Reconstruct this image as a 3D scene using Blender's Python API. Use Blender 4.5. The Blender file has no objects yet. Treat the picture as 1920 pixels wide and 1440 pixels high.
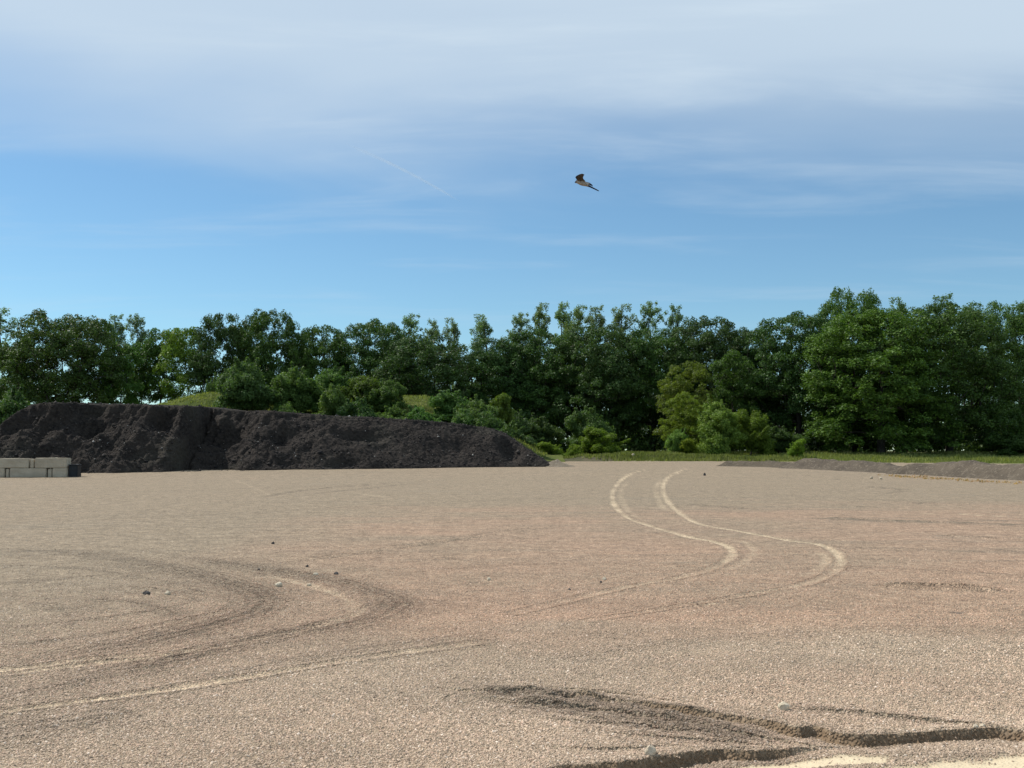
import bpy, math, random
import numpy as np
from mathutils import Vector

R = math.radians
scene = bpy.context.scene
COL = scene.collection

# ------------------------------------------------------------------ camera
FPX, CX, CY, EYE = 2000.0, 960.0, 720.0, 1.6          # focal length in photo pixels, 1920x1440
PITCH = math.atan(125.0 / FPX)
cam_d = bpy.data.cameras.new("camera")
cam_d.sensor_fit = 'HORIZONTAL'; cam_d.sensor_width = 36.0; cam_d.lens = FPX / 1920.0 * 36.0
cam_d.clip_start = 0.1; cam_d.clip_end = 60000
cam = bpy.data.objects.new("camera", cam_d); COL.objects.link(cam)
cam.location = (0, 0, EYE); cam.rotation_euler = (math.pi / 2 + PITCH, 0, 0)
scene.camera = cam

# ------------------------------------------------------------------ sun and sky
SUN_AZ, SUN_EL = R(-62), R(50)                         # azimuth from +Y, negative = to the left
sun_dir = Vector((math.sin(SUN_AZ) * math.cos(SUN_EL), math.cos(SUN_AZ) * math.cos(SUN_EL), math.sin(SUN_EL)))
sl = bpy.data.lights.new("sun", 'SUN'); sl.energy = 5.0; sl.angle = R(0.55); sl.color = (1.0, 0.95, 0.87)
so = bpy.data.objects.new("sun", sl); COL.objects.link(so)
so.rotation_euler = (-sun_dir).to_track_quat('-Z', 'Y').to_euler()

world = bpy.data.worlds.new("World"); scene.world = world; world.use_nodes = True
EXPOSURE = 0.0
vs = scene.view_settings
vs.view_transform = 'Standard'; vs.look = 'None'; vs.exposure = EXPOSURE; vs.gamma = 1.0; vs.use_curve_mapping = False
scene.cycles.max_bounces = 6; scene.cycles.transparent_max_bounces = 8
scene.cycles.diffuse_bounces = 3; scene.cycles.glossy_bounces = 2; scene.cycles.transmission_bounces = 3


class NT:
    """small helper for building node trees"""
    def __init__(s, tree): s.t = tree
    def n(s, typ, **kw):
        nd = s.t.nodes.new(typ)
        for k, v in kw.items():
            if k == 'ins':
                for a, b in v.items():
                    if hasattr(b, 'node'): s.t.links.new(b, nd.inputs[a])
                    else: nd.inputs[a].default_value = b
            else: setattr(nd, k, v)
        return nd
    def math(s, op, a, b=None, c=None, clamp=False):
        nd = s.t.nodes.new('ShaderNodeMath'); nd.operation = op; nd.use_clamp = clamp
        for i, v in enumerate((a, b, c)):
            if v is None: continue
            if hasattr(v, 'node'): s.t.links.new(v, nd.inputs[i])
            else: nd.inputs[i].default_value = v
        return nd.outputs[0]
    def mapr(s, v, a, b, c=0.0, d=1.0, smooth=True):
        nd = s.t.nodes.new('ShaderNodeMapRange'); nd.interpolation_type = 'SMOOTHSTEP' if smooth else 'LINEAR'
        s.t.links.new(v, nd.inputs[0])
        for i, x in enumerate((a, b, c, d)): nd.inputs[i + 1].default_value = x
        return nd.outputs[0]
    def mix(s, f, a, b, mode='MIX'):
        nd = s.t.nodes.new('ShaderNodeMix'); nd.data_type = 'RGBA'; nd.blend_type = mode
        for i, v in ((0, f), (6, a), (7, b)):
            if hasattr(v, 'node'): s.t.links.new(v, nd.inputs[i])
            else: nd.inputs[i].default_value = v if i == 0 else (tuple(v) + (1,) if len(v) == 3 else v)
        return nd.outputs[2]
    def noise(s, vec, scale, detail=3.0, rough=0.55, dist=0.0):
        nd = s.n('ShaderNodeTexNoise', ins={'Scale': scale, 'Detail': detail, 'Roughness': rough, 'Distortion': dist})
        s.t.links.new(vec, nd.inputs['Vector']); return nd.outputs['Fac']
    def mapping(s, vec, scale=(1, 1, 1), rot=(0, 0, 0), loc=(0, 0, 0)):
        nd = s.n('ShaderNodeMapping', ins={'Scale': scale, 'Rotation': rot, 'Location': loc})
        s.t.links.new(vec, nd.inputs['Vector']); return nd.outputs[0]
    def attr(s, name, typ='GEOMETRY'):
        return s.n('ShaderNodeAttribute', attribute_name=name, attribute_type=typ)


def build_world():
    t = world.node_tree; t.nodes.clear(); g = NT(t)
    sky = g.n('ShaderNodeTexSky', sky_type='NISHITA', sun_disc=False, sun_elevation=SUN_EL, sun_rotation=SUN_AZ,
              altitude=250.0, air_density=1.0, dust_density=0.15, ozone_density=2.2)
    d = g.n('ShaderNodeTexCoord').outputs['Generated']
    sep = g.n('ShaderNodeSeparateXYZ', ins={0: d})
    x, y, z = sep.outputs
    zz = g.math('ADD', g.math('MAXIMUM', z, 0.0), 0.09)
    p = g.n('ShaderNodeCombineXYZ', ins={0: g.math('DIVIDE', x, zz), 1: g.math('DIVIDE', y, zz), 2: 0.0}).outputs[0]
    # thin cirrus sheet on a high plane: streaks drawn out along x, its near edge a little uneven
    n1 = g.noise(g.mapping(p, (0.42, 0.8, 1), (0, 0, R(7)), (4.1, 1.4, 0)), 1.0, 5, 0.5, 0.6)
    n2 = g.noise(g.mapping(p, (0.9, 2.6, 1), (0, 0, R(-6)), (1.7, 0.3, 0)), 1.0, 6, 0.55, 0.4)
    n3 = g.noise(g.mapping(p, (0.25, 0.4, 1), (0, 0, 0), (9.0, 3.0, 0)), 1.0, 3, 0.5, 0.3)
    w = g.math('ADD', z, g.math('MULTIPLY', g.math('SUBTRACT', n1, 0.5), 0.16))
    w = g.math('ADD', w, g.math('MULTIPLY', g.math('SUBTRACT', n2, 0.5), 0.035))
    w = g.math('SUBTRACT', w, g.math('MULTIPLY', x, -0.02))
    v1 = g.mapr(w, 0.215, 0.285, 0.0, 0.36)
    v2 = g.mapr(w, 0.270, 0.345, 0.0, 0.44)
    v3 = g.math('MULTIPLY', g.mapr(n2, 0.47, 0.78, 0.0, 0.26), g.mapr(z, 0.03, 0.2))
    v4 = g.math('MULTIPLY', g.mapr(n3, 0.35, 0.75, -0.12, 0.14), g.mapr(z, 0.2, 0.4))
    veil = g.math('ADD', g.math('ADD', v1, v2), g.math('ADD', g.math('ADD', v3, 0.035), v4), clamp=True)
    base = g.mix(1.0, sky.outputs[0], SKY_TINT, 'MULTIPLY')
    col = g.mix(veil, base, CLOUD)
    bg = g.n('ShaderNodeBackground', ins={'Color': col, 'Strength': SKY_STRENGTH})
    t.links.new(bg.outputs[0], g.n('ShaderNodeOutputWorld').inputs[0])


SKY_STRENGTH = 0.10
SKY_TINT = (0.81, 1.08, 1.16)
CLOUD = (6.15, 7.35, 8.5)
build_world()

# ------------------------------------------------------------------ geometry helpers
cp, sp_ = math.cos(PITCH), math.sin(PITCH)


def ray(px, py):
    a = (px - CX) / FPX; b = -(py - CY) / FPX
    return np.array([a, cp - b * sp_, sp_ + b * cp])


def at(px, py, Y):
    d = ray(px, py); k = Y / d[1]
    return Vector((d[0] * k, Y, EYE + d[2] * k))


_py = np.arange(0, 400, 0.5)
_pz = np.interp(_py, [0, 58, 80, 96, 110, 130, 170, 300, 400], [0, 0, .42, .68, 1.2, 1.45, 1.55, 1.45, 1.45])
_k = np.hanning(25); _k /= _k.sum()
_pz = np.convolve(np.pad(_pz, 12, mode='edge'), _k, mode='valid')


def base_z(y): return np.interp(y, _py, _pz)


def gpt(px, py):
    """point of the bare ground seen at a photo pixel"""
    d = ray(px, py)
    lo = None; k = 3.0
    while k < 400:
        if EYE + d[2] * k < float(base_z(d[1] * k)): break
        k *= 1.01
    a, b = k / 1.01, k
    for _ in range(25):
        m = (a + b) / 2
        if EYE + d[2] * m < float(base_z(d[1] * m)): b = m
        else: a = m
    return np.array([d[0] * b, d[1] * b])


def _hash(ix, iy, seed):
    n = (ix.astype(np.int64) * 374761393 + iy.astype(np.int64) * 668265263 + int(seed) * 974634777) & 0xFFFFFFFF
    n = ((n ^ (n >> 13)) * 1274126177) & 0xFFFFFFFF
    n = (n ^ (n >> 16)) & 0xFFFFFFFF
    return n / 4294967295.0


def vnoise(x, y, seed=0):
    x = np.asarray(x, float); y = np.asarray(y, float)
    ix = np.floor(x); iy = np.floor(y); fx = x - ix; fy = y - iy
    fx = fx * fx * (3 - 2 * fx); fy = fy * fy * (3 - 2 * fy)
    a = _hash(ix, iy, seed); b = _hash(ix + 1, iy, seed); c = _hash(ix, iy + 1, seed); d = _hash(ix + 1, iy + 1, seed)
    return (a + (b - a) * fx) * (1 - fy) + (c + (d - c) * fx) * fy


def fbm(x, y, seed=0, octaves=4, gain=0.5):
    t = 0; a = 1; s = 0
    for o in range(octaves):
        t = t + a * (vnoise(x * 2 ** o + 13.7 * o, y * 2 ** o - 7.1 * o, seed + o) - 0.5); s += a; a *= gain
    return t / s * 2


def sstep(a, b, x):
    t = np.clip((x - a) / (b - a), 0, 1); return t * t * (3 - 2 * t)


def polydist(x, y, pts):
    """distance to a polyline, signed side (negative to the right of its direction), position 0..1 along it"""
    best = np.full(x.shape, 1e9); side = np.zeros(x.shape); along = np.zeros(x.shape)
    P = np.asarray(pts); L = np.r_[0, np.cumsum(np.linalg.norm(np.diff(P, axis=0), axis=1))]; tot = L[-1]
    for i in range(len(P) - 1):
        ax, ay = P[i]; dx, dy = P[i + 1] - P[i]; l2 = dx * dx + dy * dy + 1e-12
        t = np.clip(((x - ax) * dx + (y - ay) * dy) / l2, 0, 1)
        d = np.hypot(x - ax - t * dx, y - ay - t * dy)
        m = d < best
        best = np.where(m, d, best)
        side = np.where(m, np.sign(dx * (y - ay) - dy * (x - ax)), side)
        along = np.where(m, (L[i] + t * math.sqrt(l2)) / tot, along)
    return best, side, along


def smooth_line(pts, n=6):
    P = np.asarray(pts, float); out = []
    Q = np.vstack([2 * P[0] - P[1], P, 2 * P[-1] - P[-2]])
    for i in range(1, len(Q) - 2):
        for k in range(n):
            t = k / n
            out.append(0.5 * ((2 * Q[i]) + (-Q[i - 1] + Q[i + 1]) * t + (2 * Q[i - 1] - 5 * Q[i] + 4 * Q[i + 1] - Q[i + 2]) * t * t
                              + (-Q[i - 1] + 3 * Q[i] - 3 * Q[i + 1] + Q[i + 2]) * t ** 3))
    out.append(P[-1]); return np.array(out)


def mesh(name, verts, faces, mats=(), smooth=False, attrs=None, mat_idx=None):
    """faces: list of arrays (N,k); attrs: {name: (domain, values)}"""
    me = bpy.data.meshes.new(name)
    verts = np.asarray(verts, np.float32)
    fl = [np.asarray(f, np.int32) for f in (faces if isinstance(faces, list) else [faces]) if len(f)]
    me.vertices.add(len(verts)); me.vertices.foreach_set('co', verts.ravel())
    if fl:
        loops = np.concatenate([f.ravel() for f in fl]); cnt = np.concatenate([np.full(len(f), f.shape[1], np.int32) for f in fl])
        me.loops.add(len(loops)); me.loops.foreach_set('vertex_index', loops)
        me.polygons.add(len(cnt)); me.polygons.foreach_set('loop_start', np.r_[0, np.cumsum(cnt)[:-1]].astype(np.int32))
        if mat_idx is not None: me.polygons.foreach_set('material_index', np.asarray(mat_idx, np.int32))
    me.update(calc_edges=True)
    if fl and smooth: me.polygons.foreach_set('use_smooth', np.ones(len(me.polygons), bool))
    for m in mats: me.materials.append(m)
    for k, (dom, v) in (attrs or {}).items():
        a = me.attributes.new(k, 'FLOAT', dom); a.data.foreach_set('value', np.asarray(v, np.float32))
    return me


def obj(name, data, parent=None, loc=None):
    o = bpy.data.objects.new(name, data); COL.objects.link(o)
    if parent is not None: o.parent = parent
    if loc is not None: o.location = loc
    return o


def tag(o, label=None, cat=None, group=None, kind=None):
    for k, v in (('label', label), ('category', cat), ('group', group), ('kind', kind)):
        if v: o[k] = v
    return o


def grid_faces(nr, nc, wrap=False):
    i = np.arange(nr - 1)[:, None]; j = np.arange(nc if wrap else nc - 1)[None, :]
    j2 = (j + 1) % nc
    return np.stack([i * nc + j, i * nc + j2, (i + 1) * nc + j2, (i + 1) * nc + j], -1).reshape(-1, 4)


# ------------------------------------------------------------------ materials
def new_mat(name):
    m = bpy.data.materials.new(name); m.use_nodes = True; m.node_tree.nodes.clear()
    return m, NT(m.node_tree)


def finish(g, shader): g.t.links.new(shader, g.n('ShaderNodeOutputMaterial').inputs[0])


def bsdf(g, col, rough=0.9, normal=None, spec=0.2):
    ins = {'Base Color': col, 'Roughness': rough, 'Specular IOR Level': spec}
    if normal is not None: ins['Normal'] = normal
    return g.n('ShaderNodeBsdfPrincipled', ins=ins).outputs[0]


def bump(g, h, strength, dist): return g.n('ShaderNodeBump', ins={'Height': h, 'Strength': strength, 'Distance': dist}).outputs[0]


def mat_gravel():
    m, g = new_mat("gravel_ground")
    P = g.n('ShaderNodeNewGeometry').outputs['Position']
    A = lambda n: g.attr(n).outputs['Fac']
    vor = g.n('ShaderNodeTexVoronoi', feature='F1', ins={'Scale': 55.0, 'Vector': P})
    vor2 = g.n('ShaderNodeTexVoronoi', feature='F1', ins={'Scale': 17.0, 'Vector': P})
    stone = g.n('ShaderNodeSeparateColor', ins={0: vor.outputs['Color']}).outputs[0]
    stone2 = g.n('ShaderNodeSeparateColor', ins={0: vor2.outputs['Color']}).outputs[1]
    n_big = g.noise(P, 0.16, 4, 0.6)
    n_mid = g.noise(P, 1.3, 5, 0.6)
    n_streak = g.noise(g.mapping(P, (0.10, 1.6, 1), (0, 0, R(-7))), 1.0, 5, 0.65, 0.3)
    n_fine = g.noise(P, 9.0, 4, 0.7)
    tan = g.mix(n_mid, (0.262, 0.206, 0.144), (0.322, 0.252, 0.177))
    pink = g.mix(n_mid, (0.332, 0.225, 0.155), (0.395, 0.270, 0.187))
    pk = g.math('MULTIPLY', A('pink'), g.mapr(n_big, 0.32, 0.62, 0.25, 1.0))
    col = g.mix(pk, tan, pink)
    col = g.mix(g.mapr(n_streak, 0.45, 0.72, 0.0, 0.55), col, (0.232, 0.190, 0.140))
    n_line = g.noise(g.mapping(P, (0.16, 5.0, 1), (0, 0, R(-5))), 1.0, 4, 0.6, 0.8)
    col = g.mix(g.mapr(n_line, 0.55, 0.75, 0.0, 0.5), col, (0.235, 0.192, 0.142))
    col = g.mix(g.mapr(n_big, 0.55, 0.75, 0.0, 0.35), col, (0.262, 0.224, 0.168))
    col = g.mix(g.math('MULTIPLY', A('loose'), 0.85), col, (0.195, 0.156, 0.113))  # loose gravel tone, also carries the painted shade of ruts
    col = g.mix(g.math('MULTIPLY', A('pale'), 1.0), col, (0.560, 0.440, 0.300))
    n_speck = g.mapr(g.noise(P, 2.6, 7, 0.82), 0.32, 0.68, 0.78, 1.20)
    col = g.mix(1.0, col, g.n('ShaderNodeCombineXYZ', ins={0: n_speck, 1: n_speck, 2: n_speck}).outputs[0], 'MULTIPLY')
    # single stones: light and dark pieces
    sv = g.math('ADD', g.math('MULTIPLY', stone, 0.62), g.math('MULTIPLY', stone2, 0.38))
    sm = g.math('SUBTRACT', 1.0, A('sand'))
    lo = g.mapr(sv, 0.0, 1.0, 0.55, 1.42, smooth=False)
    lo = g.math('MULTIPLY', lo, g.mapr(n_fine, 0.25, 0.75, 0.82, 1.16))
    lo = g.math('ADD', 1.0, g.math('MULTIPLY', g.math('SUBTRACT', lo, 1.0), g.math('ADD', 0.18, g.math('MULTIPLY', sm, 0.82))))
    col = g.mix(1.0, col, g.n('ShaderNodeCombineXYZ', ins={0: lo, 1: lo, 2: lo}).outputs[0], 'MULTIPLY')
    col = g.mix(A('sand'), col, g.mix(n_fine, (0.50, 0.405, 0.27), (0.60, 0.50, 0.35)))
    col = g.mix(A('soil'), col, g.mix(n_fine, (0.165, 0.112, 0.070), (0.235, 0.165, 0.105)))
    gr = g.mix(g.noise(P, 0.7, 5, 0.6), (0.080, 0.105, 0.034), (0.185, 0.190, 0.075))
    gr = g.mix(g.mapr(g.noise(P, 0.35, 4, 0.6), 0.5, 0.68), gr, (0.17, 0.145, 0.085))
    col = g.mix(A('grass'), col, gr)
    dist = g.math('SUBTRACT', 1.0, g.mapr(vor.outputs['Distance'], 0.0, 0.75))
    hgt = g.math('ADD', g.math('MULTIPLY', dist, 0.7), g.math('ADD', g.math('MULTIPLY', n_fine, 1.2), g.math('MULTIPLY', g.math('SUBTRACT', 1.0, vor2.outputs['Distance']), 1.0)))
    hgt = g.math('MULTIPLY', hgt, g.math('ADD', 0.2, g.math('MULTIPLY', sm, 0.8)))
    finish(g, bsdf(g, col, 0.92, bump(g, hgt, 0.9, 0.022), 0.15))
    return m


def mat_pebble():
    m, g = new_mat("pebble_stone")
    rnd = g.n('ShaderNodeObjectInfo').outputs['Random']
    ramp = g.n('ShaderNodeValToRGB', ins={0: rnd}); cr = ramp.color_ramp
    cr.interpolation = 'LINEAR'
    cols = [(0.0, (.20, .16, .12)), (.12, (.36, .29, .21)), (.35, (.47, .385, .275)), (.55, (.42, .33, .235)),
            (.7, (.56, .46, .335)), (.85, (.50, .375, .275)), (.95, (.60, .51, .39)), (1.0, (.68, .61, .50))]
    cr.elements[0].position = 0; cr.elements[0].color = cols[0][1] + (1,)
    cr.elements[1].position = 1; cr.elements[1].color = cols[-1][1] + (1,)
    for p, c in cols[1:-1]:
        e = cr.elements.new(p); e.color = c + (1,)
    tone = g.attr('tone', 'INSTANCER').outputs['Fac']; red = g.attr('red', 'INSTANCER').outputs['Fac']
    c = g.mix(1.0, ramp.outputs[0], g.n('ShaderNodeCombineXYZ', ins={0: tone, 1: g.math('MULTIPLY', tone, .94), 2: g.math('MULTIPLY', tone, .945)}).outputs[0], 'MULTIPLY')
    c = g.mix(g.math('MULTIPLY', red, .5), c, g.mix(1.0, c, (1.08, .84, .76), 'MULTIPLY'))
    finish(g, bsdf(g, c, 0.85, None, 0.2))
    return m


def mat_rock(name, c1, c2, scale=14):
    m, g = new_mat(name)
    O = g.n('ShaderNodeTexCoord').outputs['Object']
    n = g.noise(O, scale, 6, 0.65)
    finish(g, bsdf(g, g.mix(g.mapr(n, .3, .7), c1, c2), 0.85, bump(g, n, 0.7, 0.03)))
    return m


def mat_heap():
    m, g = new_mat("black_soil")
    P = g.n('ShaderNodeNewGeometry').outputs['Position']
    n1 = g.noise(P, 0.5, 5, 0.6); n2 = g.noise(P, 5.0, 6, 0.7)
    v = g.n('ShaderNodeTexVoronoi', feature='F1', ins={'Scale': 3.2, 'Vector': P, 'Detail': 2.0})
    c = g.mix(g.mapr(n1, .3, .7), (0.010, 0.0092, 0.0096), (0.033, 0.0275, 0.024))
    c = g.mix(g.mapr(n2, .35, .75), c, (0.050, 0.0415, 0.035))
    c = g.mix(g.mapr(g.noise(P, .22, 3, .5), .52, .72, 0, .6), c, (0.055, 0.050, 0.040))
    h = g.math('ADD', g.math('MULTIPLY', n2, 1.0), g.math('MULTIPLY', v.outputs['Distance'], -0.7))
    finish(g, bsdf(g, c, 0.95, bump(g, h, 1.0, 0.14), 0.1))
    return m


def mat_clod():
    m, g = new_mat("soil_clods")
    t = g.attr('tint').outputs['Fac']
    ramp = g.n('ShaderNodeValToRGB', ins={0: t}); cr = ramp.color_ramp
    cr.elements[0].color = (.012, .012, .015, 1); cr.elements[1].color = (.34, .33, .31, 1)
    for p, c in ((.6, (.036, .032, .030)), (.955, (.060, .053, .048)), (.98, (.12, .115, .11))):
        e = cr.elements.new(p); e.color = c + (1,)
    finish(g, bsdf(g, ramp.outputs[0], 0.9, None, 0.15))
    return m


def mat_earth(name, c1, c2, c3):
    m, g = new_mat(name)
    P = g.n('ShaderNodeNewGeometry').outputs['Position']
    n1 = g.noise(P, 0.8, 5, 0.65); n2 = g.noise(P, 7.0, 6, 0.75)
    v = g.n('ShaderNodeTexVoronoi', feature='F1', ins={'Scale': 9.0, 'Vector': P})
    st = g.n('ShaderNodeSeparateColor', ins={0: v.outputs['Color']}).outputs[0]
    c = g.mix(g.mapr(n1, .3, .7), c1, c2)
    c = g.mix(g.mapr(st, .75, 1.0, 0, .7), c, c3)
    h = g.math('ADD', n2, g.math('MULTIPLY', v.outputs['Distance'], -0.6))
    finish(g, bsdf(g, c, 0.95, bump(g, h, 1.0, 0.09), 0.1))
    return m


def mat_grass_ground():
    m, g = new_mat("grassy_soil")
    P = g.n('ShaderNodeNewGeometry').outputs['Position']
    c = g.mix(g.mapr(g.noise(P, .6, 5, .65), .3, .7), (0.060, 0.085, 0.022), (0.135, 0.150, 0.045))
    finish(g, bsdf(g, c, 0.95, bump(g, g.noise(P, 5, 5, .7), 1.0, 0.2), 0.05))
    return m


def mat_leaf(name, dark, light, trans=0.35, rough=0.55):
    m, g = new_mat(name)
    t = g.attr('tint').outputs['Fac']
    oc = g.n('ShaderNodeObjectInfo').outputs['Color']
    c = g.mix(g.mapr(t, 0, 1, 0, 1, False), dark, light)
    c = g.mix(1.0, c, oc, 'MULTIPLY')
    d = bsdf(g, c, rough, None, 0.2)
    tc = g.mix(1.0, c, (1.25, 1.35, 0.55), 'MULTIPLY')
    tr = g.n('ShaderNodeBsdfTranslucent', ins={'Color': tc}).outputs[0]
    mx = g.n('ShaderNodeMixShader', ins={0: trans, 1: d, 2: tr}).outputs[0]
    finish(g, mx)
    return m


def mat_bark():
    m, g = new_mat("bark")
    O = g.n('ShaderNodeTexCoord').outputs['Object']
    n = g.noise(g.mapping(O, (6, 6, 1.2)), 1.0, 5, 0.7)
    finish(g, bsdf(g, g.mix(g.mapr(n, .3, .7), (0.030, 0.026, 0.022), (0.085, 0.075, 0.062)), 0.95, bump(g, n, 0.8, 0.05), 0.1))
    return m


def mat_concrete():
    m, g = new_mat("weathered_concrete")
    P = g.n('ShaderNodeNewGeometry').outputs['Position']
    n1 = g.noise(P, 1.6, 5, .65); n2 = g.noise(P, 16, 5, .7)
    n3 = g.noise(g.mapping(P, (5, 5, .5)), 1.0, 4, .6)
    c = g.mix(g.mapr(n1, .3, .7), (.345, .295, .225), (.44, .385, .30))
    c = g.mix(g.mapr(n3, .55, .75, 0, .55), c, (.29, .245, .185))
    c = g.mix(g.mapr(n2, .62, .75, 0, .5), c, (.27, .25, .22))
    finish(g, bsdf(g, c, 0.9, bump(g, n2, .5, .02), .2))
    return m


M = dict(gravel=mat_gravel(), pebble=mat_pebble(), heap=mat_heap(), clod=mat_clod(), bark=mat_bark(), concrete=mat_concrete(),
         berm=mat_earth("grey_spoil", (.088, .072, .056), (.132, .108, .082), (.19, .160, .125)),
         bank=mat_earth("bank_soil", (.080, .078, .045), (.125, .108, .068), (.07, .085, .035)),
         brown=mat_earth("brown_spoil", (.082, .068, .052), (.120, .098, .072), (.16, .135, .105)),
         tanpile=mat_earth("tan_spoil", (.17, .14, .105), (.23, .19, .14), (.28, .24, .185)),
         mound=mat_grass_ground(),
         rock_tan=mat_rock("tan_rock", (.42, .35, .25), (.62, .54, .42)),
         rock_white=mat_rock("pale_rock", (.40, .33, .24), (.56, .48, .37)),
         rock_dark=mat_rock("dark_rock", (.035, .033, .032), (.10, .09, .085)),
         oak=mat_leaf("oak_leaves", (.027, .056, .016), (.104, .164, .038), .24),
         maple=mat_leaf("maple_leaves", (.038, .078, .019), (.134, .208, .044), .26),
         poplar=mat_leaf("poplar_leaves", (.085, .122, .060), (.215, .260, .135), .42, .5),
         lime=mat_leaf("lime_leaves", (.070, .102, .016), (.165, .200, .032), .42),
         shrub=mat_leaf("shrub_leaves", (.056, .098, .028), (.150, .205, .058), .36),
         grass=mat_leaf("grass_blades", (.105, .140, .036), (.270, .285, .100), .38, .7))


# ------------------------------------------------------------------ ground sheet
def L(*p): return smooth_line([gpt(*q) for q in p], 5)


TRACKS = [  # polyline, half width (m), strength : pale compacted wheel marks
    (L((1220, 879), (1190, 886), (1165, 900), (1150, 920), (1148, 938), (1157, 955), (1175, 970), (1205, 982), (1260, 998), (1310, 1010),
       (1345, 1017), (1366, 1026), (1373, 1037), (1365, 1049), (1345, 1061), (1310, 1073), (1260, 1086), (1180, 1100), (1080, 1122), (960, 1150)), .056, .95),
    (L((1296, 875), (1270, 886), (1250, 898), (1243, 915), (1248, 935), (1262, 952), (1280, 967), (1310, 982), (1360, 991), (1420, 1002),
       (1480, 1014), (1530, 1021), (1560, 1032), (1575, 1048), (1570, 1064), (1550, 1080), (1500, 1098), (1440, 1109), (1380, 1119), (1270, 1138), (1100, 1165)), .056, .95),
    (L((1178, 902), (1166, 918), (1164, 934), (1172, 952), (1190, 968), (1220, 980)), .07, .35),
    (L((1240, 898), (1230, 915), (1231, 930), (1240, 948), (1258, 964)), .07, .4),
    (L((1385, 1012), (1408, 1024), (1412, 1038), (1398, 1052), (1370, 1064), (1330, 1076)), .06, .3),
    (L((1528, 1034), (1546, 1043), (1548, 1056), (1532, 1070), (1500, 1084)), .07, .45),
    (L((490, 1078), (560, 1093), (628, 1113), (664, 1138), (650, 1160), (560, 1186), (430, 1213), (300, 1232), (140, 1250), (-60, 1272)), .06, .62),
    (L((900, 1205), (700, 1232), (560, 1254), (420, 1277), (260, 1302), (140, 1319), (-60, 1346)), .055, .95),
    (L((300, 1228), (170, 1238), (60, 1252), (-60, 1264)), .05, .9),
    (L((440, 900), (500, 925), (480, 932)), .05, .3), (L((660, 922), (700, 930), (760, 932)), .08, .4),
    (L((1790, 962), (1840, 966), (1890, 969)), .06, .7), (L((1690, 960), (1740, 962), (1760, 963)), .05, .5),
    (L((1290, 1136), (1320, 1135), (1345, 1131)), .03, .6), (L((1400, 1114), (1440, 1108), (1460, 1105)), .03, .7)]
LOOSE_AND_SHADE = [  # darker loose gravel thrown up by wheels, plus painted rut shade at right
    (L((-60, 1028), (100, 1034), (220, 1048), (330, 1070), (420, 1092), (478, 1112), (495, 1128), (470, 1148), (400, 1172), (310, 1195), (200, 1218), (80, 1238), (-60, 1262)), .30, .85),
    (L((300, 1040), (420, 1056), (540, 1075), (640, 1092), (715, 1114), (745, 1133), (715, 1155), (640, 1172), (540, 1186), (420, 1212), (280, 1246), (120, 1285), (-60, 1325)), .26, .8),
    (L((140, 1122), (250, 1130), (330, 1150), (360, 1164), (300, 1180)), .13, .55),
    (L((60, 1130), (115, 1145), (135, 1165), (120, 1185)), .12, .4),
    (L((-40, 1100), (120, 1085), (240, 1075), (400, 1074)), .12, .4),
    (L((-60, 1184), (80, 1172), (220, 1154), (330, 1136), (360, 1122), (320, 1108), (200, 1098)), .10, .5),
    (L((-60, 1216), (150, 1196), (300, 1171), (395, 1150), (430, 1130), (400, 1112)), .09, .6),
    (L((-60, 1060), (120, 1064), (260, 1082), (360, 1104), (410, 1124)), .10, .55),
    (L((520, 1200), (400, 1228), (240, 1262), (60, 1300), (-60, 1330)), .09, .5),
    (L((960, 1180), (800, 1200), (640, 1222), (480, 1250), (300, 1290)), .12, .35),
    (L((1000, 1240), (1300, 1200), (1500, 1185), (1920, 1170)), .14, .28), (L((700, 1080), (900, 1062), (1100, 1056), (1250, 1062)), .12, .3),
    (L((0, 980), (300, 968), (700, 950), (1100, 930)), .22, .35), (L((1400, 925), (1600, 935), (1920, 948)), .20, .4), (L((200, 925), (500, 915), (860, 900)), .25, .35),
    (L((1500, 1025), (1700, 1030), (1960, 1040)), .12, .4), (L((1000, 965), (1300, 960), (1600, 968)), .16, .35),
    (L((1500, 972), (1560, 973), (1640, 976), (1780, 981), (1960, 987)), .17, 1.3), (L((1735, 1004), (1840, 1008), (1960, 1011)), .13, 1.3),  # both bands paint the shade of low ridges as dark ground
    (L((1625, 1097), (1660, 1099), (1720, 1101), (1810, 1105), (1900, 1109)), .085, 1.3), (L((1270, 945), (1340, 950), (1415, 955)), .16, .8), (L((1620, 912), (1712, 919)), .22, .9),  # first band paints ridge shade into the ground colour
    (L((1715, 945), (1750, 942)), .18, 1.2), (L((1750, 972), (1850, 975), (1960, 978)), .12, .7), (L((1560, 1062), (1700, 1068), (1920, 1080)), .08, .45),
    (L((700, 1130), (640, 1160), (560, 1180)), .16, .5),
    (L((-60, 1385), (60, 1365), (180, 1345), (260, 1330)), .25, .6),
    (L((870, 1290), (960, 1294), (1050, 1300), (1150, 1308)), .10, .6), (L((1470, 1325), (1600, 1335), (1750, 1350), (1920, 1368)), .09, .5),
    (L((940, 1305), (1060, 1318), (1200, 1345), (1350, 1365), (1480, 1385)), .26, 1.0), (L((880, 1293), (1000, 1300), (1130, 1312), (1260, 1336), (1380, 1350)), .13, 1.0),
    (L((1640, 1400), (1760, 1408), (1900, 1405)), .10, .4)]
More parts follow.
